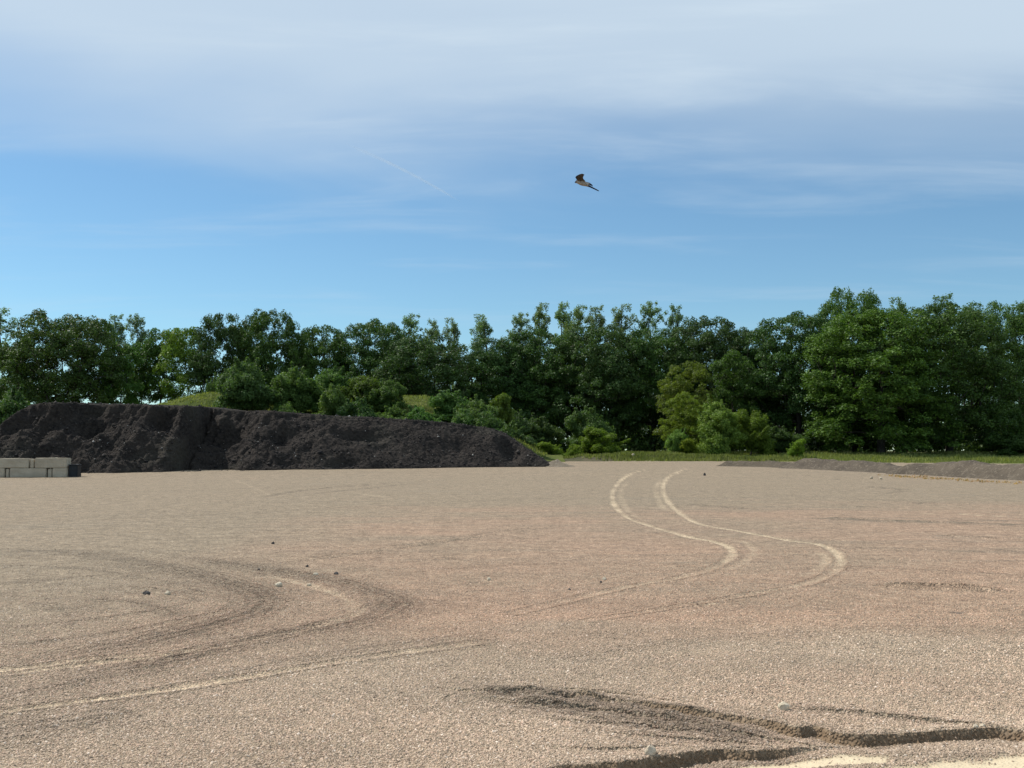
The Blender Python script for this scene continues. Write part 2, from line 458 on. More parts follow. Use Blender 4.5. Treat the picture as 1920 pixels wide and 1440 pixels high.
GROOVES = [  # narrow ruts, their shade also painted dark: line, half width, depth
    (L((470, 1064), (600, 1048), (760, 1026), (960, 998), (1090, 982)), .05, .012),
    (L((520, 1054), (700, 1030), (860, 1006), (1040, 984)), .05, .010),
    (L((1510, 972), (1640, 975), (1780, 980), (1960, 986)), .08, .034), (L((1740, 1004), (1840, 1008), (1960, 1011)), .07, .036),
    (L((1640, 1098), (1720, 1101), (1810, 1105), (1895, 1108)), .055, .05),
    (L((1280, 945), (1340, 950), (1410, 955)), .08, .02), (L((1620, 912), (1665, 916), (1712, 919)), .10, .03), (L((1660, 925), (1700, 919)), .08, .02),
    (L((1715, 945), (1745, 942)), .10, .04), (L((1560, 898), (1600, 901)), .08, .02), (L((1580, 947), (1640, 951)), .08, .02),
    (L((480, 935), (560, 921), (640, 912), (760, 906)), .10, .02), (L((560, 930), (660, 918), (800, 905)), .10, .02),
    (L((640, 1057), (760, 1042), (900, 1052)), .05, .008), (L((1260, 1062), (1300, 1064), (1340, 1066)), .04, .012)]
SCARPS = [  # washed-out edges: top edge line (left to right), drop along it
    (L((860, 1292), (940, 1297), (1040, 1301), (1130, 1308), (1210, 1321), (1290, 1333), (1370, 1342), (1430, 1352), (1490, 1366), (1530, 1364), (1560, 1374),
       (1600, 1380), (1660, 1379), (1740, 1374), (1800, 1370), (1860, 1366), (1905, 1370), (1960, 1378)),
     [(0, .014), (.15, .024), (.3, .032), (.45, .040), (.6, .044), (.68, .048), (.76, .056), (.9, .060), (.96, .056), (1, .02)], .30),
    (L((960, 1452), (1080, 1437), (1180, 1428), (1250, 1418), (1320, 1407), (1360, 1403), (1400, 1405), (1460, 1399), (1540, 1391)),
     [(0, .03), (.2, .046), (.5, .064), (.8, .052), (1, .01)], .45),
    (L((900, 1302), (1000, 1313), (1120, 1325), (1250, 1344), (1330, 1352)), [(0, .006), (.3, .018), (.7, .02), (1, .006)], .10),
    (L((1060, 1346), (1180, 1353), (1300, 1364), (1400, 1378)), [(0, .006), (.5, .02), (1, .006)], .10),
    (L((1180, 1374), (1300, 1382), (1440, 1392)), [(0, .006), (.5, .018), (1, .006)], .10),
    (L((980, 1288), (1080, 1290), (1180, 1300), (1240, 1310)), [(0, .005), (.5, .016), (1, .005)], .10),
    (L((1040, 1400), (1140, 1402), (1250, 1396)), [(0, .005), (.5, .016), (1, .005)], .10),
    (L((1500, 1330), (1620, 1338), (1760, 1352), (1880, 1366)), [(0, .005), (.5, .018), (1, .008)], .10),
    (L((950, 1310), (1040, 1318), (1100, 1322)), [(0, .008), (.5, .02), (1, .006)], .15),
    (L((1330, 1356), (1420, 1370), (1500, 1386)), [(0, .01), (.5, .025), (1, .01)], .12)]
SANDY = [(L((1380, 1430), (1460, 1421), (1560, 1417), (1640, 1416)), .09), (L((1500, 1452), (1640, 1440), (1740, 1434)), .05),
         (L((1760, 1446), (1850, 1434), (1960, 1424)), .16), (L((1240, 1450), (1400, 1440)), .05)]


def ground_fields(x, y):
    """height and surface masks of the yard"""
    near = (y > 0) & (y < 130) & (np.abs(x) < 90)
    z = base_z(np.maximum(y, 0)).astype(float)
    z = z + fbm(x / 9, y / 9, 5, 3) * .035 * sstep(3, 30, np.hypot(x, y)) + fbm(x / 1.6, y / 1.6, 9, 3) * .012
    z = z + fbm(x / .35, y / .35, 21, 3) * .006
    out = {k: np.zeros(x.shape) for k in ('pale', 'loose', 'sand', 'pink', 'grass', 'soil')}
    idx = np.nonzero(near)[0]; X = x[idx]; Y = y[idx]; Z = z[idx]
    pale = np.zeros(X.shape); loose = np.zeros(X.shape); sand = np.zeros(X.shape); soil = np.zeros(X.shape)

    def sub(line, pad):
        lo = line.min(0) - pad; hi = line.max(0) + pad
        return np.nonzero((X > lo[0]) & (X < hi[0]) & (Y > lo[1]) & (Y < hi[1]))[0]
    for line, hw, st in LOOSE_AND_SHADE:
        k = sub(line, hw * 3); d, s, a = polydist(X[k], Y[k], line)
        wv = hw * (.75 + .5 * vnoise(X[k] * .8, Y[k] * .8, 31)) * (1 + .012 * Y[k])
        f = np.exp(-(d / wv) ** 2) * st * np.clip(np.minimum(a, 1 - a) * 8, 0, 1)
        f = f * (.80 + .20 * np.cos(s * d * 6.283 / (.13 + .02 * vnoise(X[k], Y[k], 35)) + 2 * vnoise(X[k] * .6, Y[k] * .6, 36)))
        f = f * (.95 + .35 * vnoise(X[k] * 2.1, Y[k] * 2.1, 32))
        loose[k] = np.maximum(loose[k], f); Z[k] += .017 * f * (1 + fbm(X[k] / .12, Y[k] / .12, 33, 2))
    for line, hw, st in TRACKS:
        k = sub(line, hw * 4); d, s, a = polydist(X[k], Y[k], line)
        wv = hw * (1 + .012 * Y[k]) * (.7 + .7 * vnoise(X[k] * 1.3, Y[k] * 1.3, 44))
        f = np.exp(-(d / wv) ** 2.5) * st * np.clip(np.minimum(a, 1 - a) * 10, 0, 1)
        lug = .55 + .45 * np.sin(a * 420 + 3 * vnoise(X[k], Y[k], 3))
        f = f * np.clip(-.05 + 1.25 * vnoise(X[k] * .7, Y[k] * .7, 41) * (.6 + .4 * lug) + .45 * vnoise(X[k] * 6, Y[k] * 6, 42), 0, 1)
        pale[k] = np.maximum(pale[k], f); loose[k] *= (1 - .8 * f)
        rim = np.exp(-((d - wv * 1.6) / (wv * .5)) ** 2) * st
        Z[k] += -.010 * f + .010 * rim
        loose[k] = np.maximum(loose[k], rim * .35)
    for line, hw, dp in GROOVES:
        k = sub(line, hw * 5); d, s, a = polydist(X[k], Y[k], line)
        wv = hw * (1 + .01 * Y[k]); e = np.clip(np.minimum(a, 1 - a) * 6, 0, 1) * (.5 + vnoise(X[k] * 1.5, Y[k] * 1.5, 51))
        Z[k] += (-1.5 * dp * np.exp(-(d / wv) ** 2) + dp * .9 * np.exp(-((d - 2 * wv) / wv) ** 2)) * e
        loose[k] = np.maximum(loose[k], np.clip(dp / .014, .5, 1.3) * 1.0 * np.exp(-(d / wv) ** 2) * e)  # paints rut shade into the colour, stronger in deeper ruts
    for line, prof, rec in SCARPS:
        k = sub(line, 1.6); d, s, a = polydist(X[k] + fbm(X[k] / .09, Y[k] / .09, 61, 3) * .018, Y[k] + fbm(X[k] / .13, Y[k] / .13, 62, 3) * .022, line)
        sd = -s * d
        drop = np.interp(a, [p[0] for p in prof], [p[1] for p in prof]) * (.8 + .4 * vnoise(X[k] * 4, Y[k] * 4, 63))
        endf = np.where((a <= 1e-4) | (a >= 1 - 1e-4), np.exp(-(d / .12) ** 2), 1.0)
        wall = .010 + drop * .10
        h = -drop * sstep(-wall * .3, wall, sd) * np.where(sd > 0, np.exp(-np.maximum(sd - .05, 0) / rec), 1) * endf
        lip = .014 * np.exp(-((sd + .06) / .07) ** 2) * endf * (drop / .08)
        Z[k] += h + lip
        soil[k] = np.maximum(soil[k], sstep(-.012, .0, sd) * sstep(wall + .03, wall + .005, sd) * endf * sstep(.022, .045, drop))
        loose[k] = np.maximum(loose[k], .45 * np.exp(-((sd - .10) / .14) ** 2) * endf * np.clip(drop / .05, 0, 1))
    for line, hw in SANDY:
        k = sub(line, hw * 4); d, s, a = polydist(X[k], Y[k], line)
        f = sstep(1.25, .55, d / hw + fbm(X[k] / .25, Y[k] / .10, 71, 4) * .7)
        sand[k] = np.maximum(sand[k], f); Z[k] -= .012 * f
    z[idx] = Z; out['pale'][idx] = pale; out['loose'][idx] = loose; out['sand'][idx] = sand; out['soil'][idx] = soil
    # reddish fine gravel across the middle of the yard
    n = fbm(x / 3.5, y / 2.2, 81, 4)
    pk = sstep(7.2, 9.8, y + n * 2.2 - .12 * x) * sstep(33, 22, y + n * 6 - .25 * x) * sstep(-4.0, -.5, x + n * 1.5 + (y - 9) * .16)
    out['pink'] = np.clip(pk + .4 * sstep(.5, .8, fbm(x / 5, y / 1.6, 83, 4)), 0, 1)
    edge = np.where(x > 4, 98 - (x - 4) * .27, 98.0) + fbm(x / 3, y / 3, 91, 3) * 1.0
    out['grass'] = np.maximum(sstep(-.5, .7, y - edge), sstep(60, 70, np.abs(x)))
    return z, out


near_rows = np.arange(4.6, 7.8, .0125)
far_rows = 1.6 * 1067 / np.arange(1.6 * 1067 / 7.82, 1.6 * 1067 / 118, -.75)
rows = np.concatenate([[.3, 1, 2, 3, 4, 4.4], near_rows, far_rows, np.geomspace(120, 9000, 26)])
th = np.concatenate([np.radians(np.linspace(-180, -36, 30)[:-1]), np.radians(np.linspace(-36, 36, 620)), np.radians(np.linspace(36, 180, 30)[1:-1])])
gx = (rows[:, None] * np.sin(th)[None, :]).ravel(); gy = (rows[:, None] * np.cos(th)[None, :]).ravel()
gz, gf = ground_fields(gx, gy)
gv = np.stack([gx, gy, gz], -1)
ground = obj("ground", mesh("ground", gv, grid_faces(len(rows), len(th), True)[:, ::-1], [M['gravel']], True, {k: ('POINT', v) for k, v in gf.items()}))
tag(ground, "wide tan and reddish gravel yard with curving tyre tracks", kind='structure')

# loose gravel near the camera, one small stone on each point
rng = np.random.default_rng(4)
NP = 760000
pr = 4.7 * (24.0 / 4.7) ** rng.random(NP * 2); pa = np.radians(rng.uniform(-31, 31, NP * 2))
keep = rng.random(NP * 2) < np.clip((pr / 8.0) ** 1.0, 0, 1) * np.clip(1.35 - pr / 15.0, 0, 1) * sstep(24, 17, pr)
pr = pr[keep]; pa = pa[keep]
px_, py_ = pr * np.sin(pa), pr * np.cos(pa)
pz_, pf_ = ground_fields(px_, py_)
keep = rng.random(len(pr)) > np.clip(pf_['sand'] * 1.1 + pf_['soil'] * .95 + pf_['pale'] * .45, 0, .97)
px_, py_, pz_ = px_[keep], py_[keep], pz_[keep]; lo_ = pf_['loose'][keep]; pl_ = pf_['pale'][keep]; pk_ = pf_['pink'][keep]
size = .0032 * np.exp(rng.normal(0, .46, len(px_))) * (1 + .55 * lo_ - .35 * pl_)
size = np.where(rng.random(len(px_)) < .004, size * 1.5, size); size = np.minimum(size, .0095)
pm = mesh("gravel", np.stack([px_, py_, pz_ + size * .15], -1), [], [M['pebble']], attrs={'size': ('POINT', size), 'tone': ('POINT', (1 + .20 * fbm(px_ / 1.4, py_ / .8, 141, 4)) * (1.10 - .58 * np.clip(lo_, 0, 1) + .25 * pl_)), 'red': ('POINT', np.clip(pk_ + .15 + .5 * fbm(px_ / 2.2, py_ / 1.5, 145, 3), 0, 1))})
gravel = obj("gravel", pm)
tag(gravel, "loose crushed gravel covering the foreground of the yard", "gravel", kind='stuff')
ng = bpy.data.node_groups.new("scatter_gravel", 'GeometryNodeTree')
ng.interface.new_socket("Geometry", in_out='INPUT', socket_type='NodeSocketGeometry')
ng.interface.new_socket("Geometry", in_out='OUTPUT', socket_type='NodeSocketGeometry')
g = NT(ng)
gi = g.n('NodeGroupInput'); go = g.n('NodeGroupOutput')
ico = g.n('GeometryNodeMeshIcoSphere', ins={'Radius': 1.0, 'Subdivisions': 1})
sm_ = g.n('GeometryNodeSetMaterial', ins={'Geometry': ico.outputs[0], 'Material': M['pebble']})
na = g.n('GeometryNodeInputNamedAttribute', data_type='FLOAT', ins={'Name': 'size'})
rs = g.n('FunctionNodeRandomValue', data_type='FLOAT_VECTOR', ins={0: (.75, .6, .5), 1: (1.55, 1.25, .95)})
rr = g.n('FunctionNodeRandomValue', data_type='FLOAT_VECTOR', ins={0: (-.7, -.7, 0), 1: (.7, .7, 6.28), 'Seed': 3})
sc = g.n('ShaderNodeVectorMath', operation='SCALE', ins={0: rs.outputs[0]})
ng.links.new(na.outputs[0], sc.inputs['Scale'])
ip = g.n('GeometryNodeInstanceOnPoints', ins={'Points': gi.outputs[0], 'Instance': sm_.outputs[0], 'Rotation': rr.outputs[0], 'Scale': sc.outputs[0]})
ng.links.new(ip.outputs[0], go.inputs[0])
gravel.modifiers.new("scatter", 'NODES').node_group = ng


# ------------------------------------------------------------------ heap of black soil
def heap_front(x): return 80 + (x - 3.2) * .403


SIL = [(-190, 893), (-140, 872), (-70, 822), (0, 783), (25, 768), (48, 759), (100, 757), (150, 756), (230, 758), (300, 760), (370, 762), (440, 769), (500, 771), (560, 775),
       (620, 780), (700, 783), (780, 788), (830, 792), (880, 798), (915, 803), (945, 812), (970, 829), (1000, 850), (1020, 863), (1037, 873)]
hx_s, hz_s = [], []
for px, py in SIL:
    x0 = (px - CX) / FPX * 75
    for _ in range(6):
        Yd = heap_front(x0) + 6.5 * min(1, max(.05, (873 - py) / 100)); x0 = (px - CX) / FPX * Yd
    p = at(px, py, Yd); hx_s.append(p.x); hz_s.append(max(p.z - float(base_z(Yd)), 0.0))
hx_s = np.array(hx_s) + np.array([1.1 if p[0] < 40 else (.7 if p[0] < 60 else 0.) for p in SIL]); hz_s = np.array(hz_s)
print("heap", list(zip([p[0] for p in SIL], hx_s.round(1), hz_s.round(2)))); print("heap", hx_s.min(), hx_s.max(), hz_s.max())


def px_of(x): return CX + FPX * x / (heap_front(x) + 3)


def heap_height(x, v):
    T = np.interp(x, hx_s, hz_s)
    px = px_of(x)
    wx = x + fbm(x / 2.2, v / 2.2, 101, 3) * .5
    # where the face stands back or forward
    amp = np.interp(px, [300, 450, 620, 760], [1.2, 1.0, .5, .32])
    off = fbm(wx / 3.0, x * 0 + .5, 103, 4) * 1.15 * amp + .9 * np.exp(-((px - 355) / 4.5) ** 2)
    off = off + 2.6 * sstep(349, 356, px + fbm(v / .5, x * 0, 107, 2) * 4) * sstep(520, 400, px)           # step behind the gully
    off = off - .7 * np.exp(-((px - 335) / 14) ** 2)
    off = off - .8 * np.exp(-((px - 300) / 60) ** 2)
    wallf = np.clip(.30 + .32 * fbm(x / 3.6, x * 0 + 3, 105, 3), .10, .60) * sstep(.6, 2.2, T) * np.interp(px, [430, 620], [1.15, .35])
    v2 = v - off + fbm(wx / 1.6, v / 1.5, 111, 4) * .95 * amp
    Ht = T * (1 - wallf)
    run = np.maximum(Ht / .72, .05)                              # talus slope
    h = np.clip(v2 / run, 0, 1) * Ht
    rw = np.maximum(T - Ht, 0) / 1.7 + .05                       # steeper head wall
    h = h + np.clip((v2 - run - .25) / rw, 0, 1) * (T - Ht)
    for hp, t0, wpx, wv, dep in ((155, .72, 28, 1.0, 1.5), (85, .6, 20, .8, .8), (300, .75, 24, .7, .9), (205, .45, 34, .7, .45), (675, .66, 42, .42, 1.0), (525, .62, 20, .8, 1.1), (405, .62, 40, 1.0, 1.3),
                                 (860, .55, 22, .8, .4), (255, .25, 30, .6, .35), (640, .12, 40, .4, .3), (955, .6, 16, 1.0, .7)):
        h = h - dep * np.exp(-((px - hp) / wpx) ** 2 - ((v2 - t0 * T / .72) / wv) ** 2)
    back = sstep(21, 12, v)
    h = np.minimum(h, T * back)
    rough = (sstep(.0, .5, h) * sstep(T + .02, T - .35, h) + .22) * (.25 + .85 * amp)
    h = h + rough * (fbm(x / 1.1, v / 1.1, 121, 4) * .26 + np.abs(fbm(x / .5, v / .5, 125, 3)) * .20 + fbm(x / .22, v / .22, 129, 2) * .10 - .05) * np.clip(T / 1.5, 0, 1)
    return np.maximum(h, -.15)


hxs = np.linspace(hx_s.min() - .6, hx_s.max() + .6, 470)
hvs = np.concatenate([np.arange(-1.2, 10, .095), np.linspace(10.2, 23, 18)])
HX, HV = np.meshgrid(hxs, hvs); HX = HX.ravel(); HV = HV.ravel()
HH = heap_height(HX, HV); HY = heap_front(HX) + HV
edge0 = (HV < -1.1) | (HV > 22.9) | (HX < hxs[0] + .01) | (HX > hxs[-1] - .01)
HZ = base_z(HY) + np.where(edge0 | (HH < .03), -.12, HH)
heap = obj("soil_heap", None, loc=(float(np.mean(hxs)), float(heap_front(np.mean(hxs))), 0))
tag(heap, "long black heap of soil with slumped steep face at left", "soil heap")
ho = np.array([heap.location.x, heap.location.y, 0])
obj("heap_body", mesh("heap_body", np.stack([HX, HY, HZ], -1) - ho, grid_faces(len(hvs), len(hxs)), [M['heap']], False), heap)
ICO = None


def ico_arrays():
    t = (1 + 5 ** .5) / 2
    v = np.array([(-1, t, 0), (1, t, 0), (-1, -t, 0), (1, -t, 0), (0, -1, t), (0, 1, t), (0, -1, -t), (0, 1, -t), (t, 0, -1), (t, 0, 1), (-t, 0, -1), (-t, 0, 1)], float)
    v /= np.linalg.norm(v[0])
    f = np.array([(0, 11, 5), (0, 5, 1), (0, 1, 7), (0, 7, 10), (0, 10, 11), (1, 5, 9), (5, 11, 4), (11, 10, 2), (10, 7, 6), (7, 1, 8),
                  (3, 9, 4), (3, 4, 2), (3, 2, 6), (3, 6, 8), (3, 8, 9), (4, 9, 5), (2, 4, 11), (6, 2, 10), (8, 6, 7), (9, 8, 1)])
    return v, f


def scatter_lumps(P, S, rng):
    """many small angular lumps in one set of arrays (octahedra with jittered corners)"""
    o = np.array([(1, 0, 0), (-1, 0, 0), (0, 1, 0), (0, -1, 0), (0, 0, 1), (0, 0, -1)], float)
    f = np.array([(0, 2, 4), (2, 1, 4), (1, 3, 4), (3, 0, 4), (2, 0, 5), (1, 2, 5), (3, 1, 5), (0, 3, 5)])
    n = len(P); a = rng.uniform(0, 6.28, n); c, s = np.cos(a), np.sin(a)
    V = o[None] * S[:, None, None] * rng.uniform(.55, 1.3, (n, 6, 1)) * np.array([1, 1, .75]) + rng.normal(0, .15, (n, 6, 3)) * S[:, None, None]
    X = V[..., 0] * c[:, None] - V[..., 1] * s[:, None]; Y = V[..., 0] * s[:, None] + V[..., 1] * c[:, None]
    V = np.stack([X, Y, V[..., 2]], -1) + P[:, None, :]
    F = (f[None] + (np.arange(n) * 6)[:, None, None]).reshape(-1, 3)
    return V.reshape(-1, 3), F


rng = np.random.default_rng(8)
nc = 10000
cx_ = rng.uniform(hxs[0] + 1, hxs[-1] - 1, nc); cv_ = rng.uniform(-.6, 10, nc) * rng.uniform(.3, 1, nc)
chh = heap_height(cx_, cv_); ok = chh > .02; cx_, cv_, chh = cx_[ok], cv_[ok], chh[ok]
cs = .034 * np.exp(rng.normal(0, .55, len(cx_))); cs = np.minimum(cs, .26)
cy_ = heap_front(cx_) + cv_
V, F = scatter_lumps(np.stack([cx_, cy_, base_z(cy_) + chh + cs * .2], -1) - ho, cs, rng)
tint = np.repeat(rng.random(len(cx_)), 8)
cl = obj("clods", mesh("clods", V, F, [M['clod']], False, {'tint': ('FACE', tint)}), heap); cl['kind'] = 'stuff'


# ------------------------------------------------------------------ grassy mound, weedy bank, spoil berms
MX = np.array([(px - CX) / FPX * 100 for px in (-60, 60, 150, 240, 300, 345, 400, 450, 500, 560, 690, 735, 800, 840, 910, 960, 1000, 1030)])
MZ = np.array([at(0, r, 100).z for r in (850, 835, 815, 785, 757, 745, 737, 737, 760, 772, 768, 742, 742, 768, 790, 815, 838, 850)])
MZ = np.maximum(MZ - base_z(100), 0)


def mound_h(x, y):
    T = np.interp(x, MX, MZ)
    c = np.clip(1 - np.abs(y - 101) / (10.0 + 3 * T / 6), 0, 1)
    return T * (c * c * (3 - 2 * c)) + fbm(x / 2.5, y / 2.5, 201, 4) * .22 * np.clip(T, 0, 1)


mx = np.linspace(-52, 4.6, 230); my = np.linspace(86, 116, 90)
X, Y = np.meshgrid(mx, my); X = X.ravel(); Y = Y.ravel(); mh = mound_h(X, Y)
mo = obj("grass_mound", mesh("grass_mound", np.stack([X, Y, base_z(Y) + np.where(mh < .05, -.15, mh)], -1), grid_faces(len(my), len(mx)), [M['mound']], True))
tag(mo, "grass covered mound rising behind the black heap", kind='structure')


def ridge(name, line, heights, width, mat, label, cat, seed, nrow=26, parts=()):
    """a long low bank; line = front foot from left to right, heights along it"""
    P = smooth_line(line, 14); d = np.gradient(P, axis=0); d /= np.linalg.norm(d, axis=1)[:, None]
    nrm = np.stack([-d[:, 1], d[:, 0]], -1)
    a = np.linspace(0, 1, len(P)); H = np.interp(a, [h[0] for h in heights], [h[1] for h in heights])
    t = np.linspace(0, 1, nrow)
    W = width * (.35 + .65 * np.clip(H / max(h[1] for h in heights), 0, 1))
    X = P[:, 0][None] + nrm[:, 0][None] * (t[:, None] * W[None]); Y = P[:, 1][None] + nrm[:, 1][None] * (t[:, None] * W[None])
    tt = np.clip(1 - np.abs(t * 2 - 1) + .0, 0, 1); prof = np.minimum(1.0, 1.25 * tt); prof = prof * prof * (3 - 2 * prof) * .5 + prof * .5
    Z = prof[:, None] * H[None]
    Z = Z * (1 + .28 * fbm(X / .9, Y / .9, seed, 4)) + prof[:, None] * fbm(X / .35, Y / .35, seed + 5, 3) * .06
    zb = base_z(Y)
    Z = np.where(prof[:, None] < .02, -.06, Z); Z[:, 0] = -.06; Z[:, -1] = -.06
    o = np.array([P[:, 0].mean(), P[:, 1].mean(), float(base_z(P[:, 1].mean()))])
    ob = obj(name, mesh(name, np.stack([X, Y, zb + Z], -1).reshape(-1, 3) - o, grid_faces(nrow, len(P)), [mat], True), loc=o)
    return tag(ob, label, cat)


ridge("gravel_berm", [gpt(1338, 874), gpt(1385, 875), gpt(1430, 876), gpt(1480, 878)], [(0, 0), (.12, .32), (.3, .42), (.5, .34), (.7, .42), (.9, .36), (1, .05)], 2.0,
      M['brown'], "short low brown spoil ridge where the far end of the berm line starts", "berm", 301)
ridge("gravel_berm", [gpt(1452, 878), gpt(1530, 881), gpt(1620, 885), gpt(1705, 889)], [(0, .05), (.12, .62), (.3, .66), (.55, .60), (.75, .50), (.92, .25), (1, 0)], 3.4,
      M['berm'], "long dark grey gravel berm in the middle of the berm line", "berm", 311)
ridge("gravel_berm", [gpt(1655, 888), gpt(1720, 890), gpt(1800, 895), gpt(1890, 900), gpt(1990, 906), gpt(2100, 912)],
      [(0, 0), (.10, .50), (.22, .66), (.34, .84), (.46, .72), (.60, .90), (.75, .9), (.9, .8), (1, .1)], 3.4,
      M['berm'], "dark grey gravel berm running off the right edge", "berm", 321)
ridge("spoil_pile", [np.array(q) for q in ((2.0, 79.9), (3.0, 79.5), (3.9, 79.5), (4.8, 79.9))], [(0, 0), (.25, .42), (.45, .50), (.65, .38), (1, 0)], 2.4,
      M['tanpile'], "small brown soil pile at the right foot of the black heap", "soil pile", 331)
ridge("earth_bank", [gpt(1045, 865), gpt(1120, 865), gpt(1200, 863), gpt(1290, 863.5), gpt(1380, 864.5), gpt(1450, 866)],
      [(0, .1), (.12, .34), (.3, .38), (.5, .44), (.65, .30), (.8, .18), (1, .05)], 4.5,
      M['bank'], "low weedy earth bank along the far gravel edge below the bushes", "earth bank", 341)


# ------------------------------------------------------------------ plants: prototypes
def leaves(C, N, S, rng, up=.5, jit=.7, aspect=.62):
    """leaf faces: centres C, outward normals N, length S"""
    n = N + np.array([0, 0, up]) + rng.normal(0, jit, N.shape); n /= np.linalg.norm(n, axis=1)[:, None] + 1e-9
    r = rng.normal(0, 1, N.shape); a = np.cross(n, r); a /= np.linalg.norm(a, axis=1)[:, None] + 1e-9
    b = np.cross(n, a); s = S[:, None] * .5
    V = np.stack([C - a * s, C + a * s - b * s * aspect, C + a * s * .8 + b * s * aspect + n * s * .3], 1).reshape(-1, 3)
    F = np.arange(len(C) * 3).reshape(-1, 3)
    return V, F


def tubes(segs, sides=5):
    """segs: list of (points (n,3), radii (n))"""
    V, F = [], []; off = 0
    ang = np.arange(sides) / sides * 2 * math.pi
    for P, r in segs:
        P = np.asarray(P, float); d = np.gradient(P, axis=0); d /= np.linalg.norm(d, axis=1)[:, None] + 1e-9
        ref = np.where(np.abs(d[:, 2:3]) > .9, np.array([[1., 0, 0]]), np.array([[0, 0, 1.]]))
        u = np.cross(d, ref); u /= np.linalg.norm(u, axis=1)[:, None] + 1e-9; w = np.cross(d, u)
        ring = P[:, None] + (u[:, None] * np.cos(ang)[None, :, None] + w[:, None] * np.sin(ang)[None, :, None]) * np.asarray(r)[:, None, None]
        V.append(ring.reshape(-1, 3)); F.append(grid_faces(len(P), sides, True) + off); off += len(P) * sides
    return np.vstack(V), np.vstack(F)


def grow(clumps, trunk, r0, rng, step=1.1, rmin=.018):
    """connect every clump centre to the trunk by branches; radius follows what a branch carries"""
    nodes = [np.array(p, float) for p in trunk]; par = [-1] + list(range(len(trunk) - 1))
    fork = nodes[-1]
    order = np.argsort([np.linalg.norm(c - nodes[len(nodes) // 2]) for c in clumps])
    lo = max(1, int(len(trunk) * .25))
    for i in order:
        c = clumps[i]; A = np.array(nodes); dv = c - A
        cost = np.linalg.norm(dv, axis=1) + 1.4 * np.maximum(0, A[:, 2] - c[2] + .15 * np.linalg.norm(dv[:, :2], axis=1))
        cost[:lo] += 50
        j = int(np.argmin(cost)); p = nodes[j]; dist = np.linalg.norm(c - p); n = max(1, int(dist / step)); prev = j
        for k in range(1, n + 1):
            t = k / n; q = p + (c - p) * t; q = q + rng.normal(0, .06, 3) * dist * .5 * (t < 1)
            q[2] += .10 * dist * math.sin(t * math.pi)
            nodes.append(q); par.append(prev); prev = len(nodes) - 1
    n = len(nodes); load = np.full(n, 1.0); kids = [[] for _ in range(n)]
    for i in range(n - 1, 0, -1): load[par[i]] += load[i]; kids[par[i]].append(i)
    rad = np.maximum(rmin, r0 * (load / load[0]) ** .52)
    segs = []

    def chain(i):
        out = [i]
        while kids[i]:
            i = max(kids[i], key=lambda q: load[q]); out.append(i)
        return out
    stack = [(None, 0)]
    while stack:
        p0, i = stack.pop(); ch = chain(i)
        pts = ([nodes[p0]] if p0 is not None else []) + [nodes[q] for q in ch]
        rr = ([min(rad[p0], rad[i] * 1.15)] if p0 is not None else []) + [rad[q] for q in ch]
        if p0 is None: rr[0] *= 1.35
        if len(pts) > 1: segs.append((pts, rr))
        for q in ch:
            for kq in kids[q]:
                if kq not in ch: stack.append((q, kq))
    return segs


def clump_leaves(C, rc, per, size, rng, flat=.75, shell=.55, low=-.45, up=.5, jit=.7):
    out_c, out_n, out_s, out_t = [], [], [], []
    for c, r in zip(C, rc):
        n = int(per * (r / np.mean(rc)) ** 1.6 * rng.uniform(.75, 1.25))
        d = rng.normal(0, 1, (int(n * 1.8), 3)); d /= np.linalg.norm(d, axis=1)[:, None]; d = d[d[:, 2] > low][:n]
        rr = shell + (1 - shell) * rng.random(len(d)) ** .6
        rr = rr * (1 + .35 * fbm(d[:, 0] * 2.2 + c[0], d[:, 1] * 2.2 + c[1] + d[:, 2], int(c[2] * 7) & 255, 2))
        out_c.append(c + d * rr[:, None] * r * np.array([1, 1, flat])); out_n.append(d)
        out_s.append(size * rng.uniform(.65, 1.35, len(d))); tt = rng.uniform(-.18, .18)
        out_t.append(np.clip(rng.normal(.5, .24, len(d)) + tt, 0, 1))
    C = np.vstack(out_c); N = np.vstack(out_n); S = np.concatenate(out_s); T = np.concatenate(out_t)
    V, F = leaves(C, N, S, rng, up, jit); return V, F, T


def lobes_to_clumps(lob, per_lobe, rcr, rng, low=-.35, inner=.25):
    C, Rr = [], []
    for i, (c, r) in enumerate(lob):
        k = 0
        for _ in range(per_lobe * 8):
            d = rng.normal(0, 1, 3); d /= np.linalg.norm(d)
            if d[2] < low: continue
            q = c + d * r * rng.uniform(.72, 1.0) * np.array([1, 1, .85])
            if any(np.linalg.norm(q - c2) < r2 * .62 for j, (c2, r2) in enumerate(lob) if j != i): continue
            C.append(q); Rr.append(rng.uniform(*rcr)); k += 1
            if k >= per_lobe: break
        for _ in range(int(per_lobe * inner)):
            d = rng.normal(0, 1, 3); d /= np.linalg.norm(d); C.append(c + d * r * .5); Rr.append(rng.uniform(*rcr))
    return np.array(C), np.array(Rr)


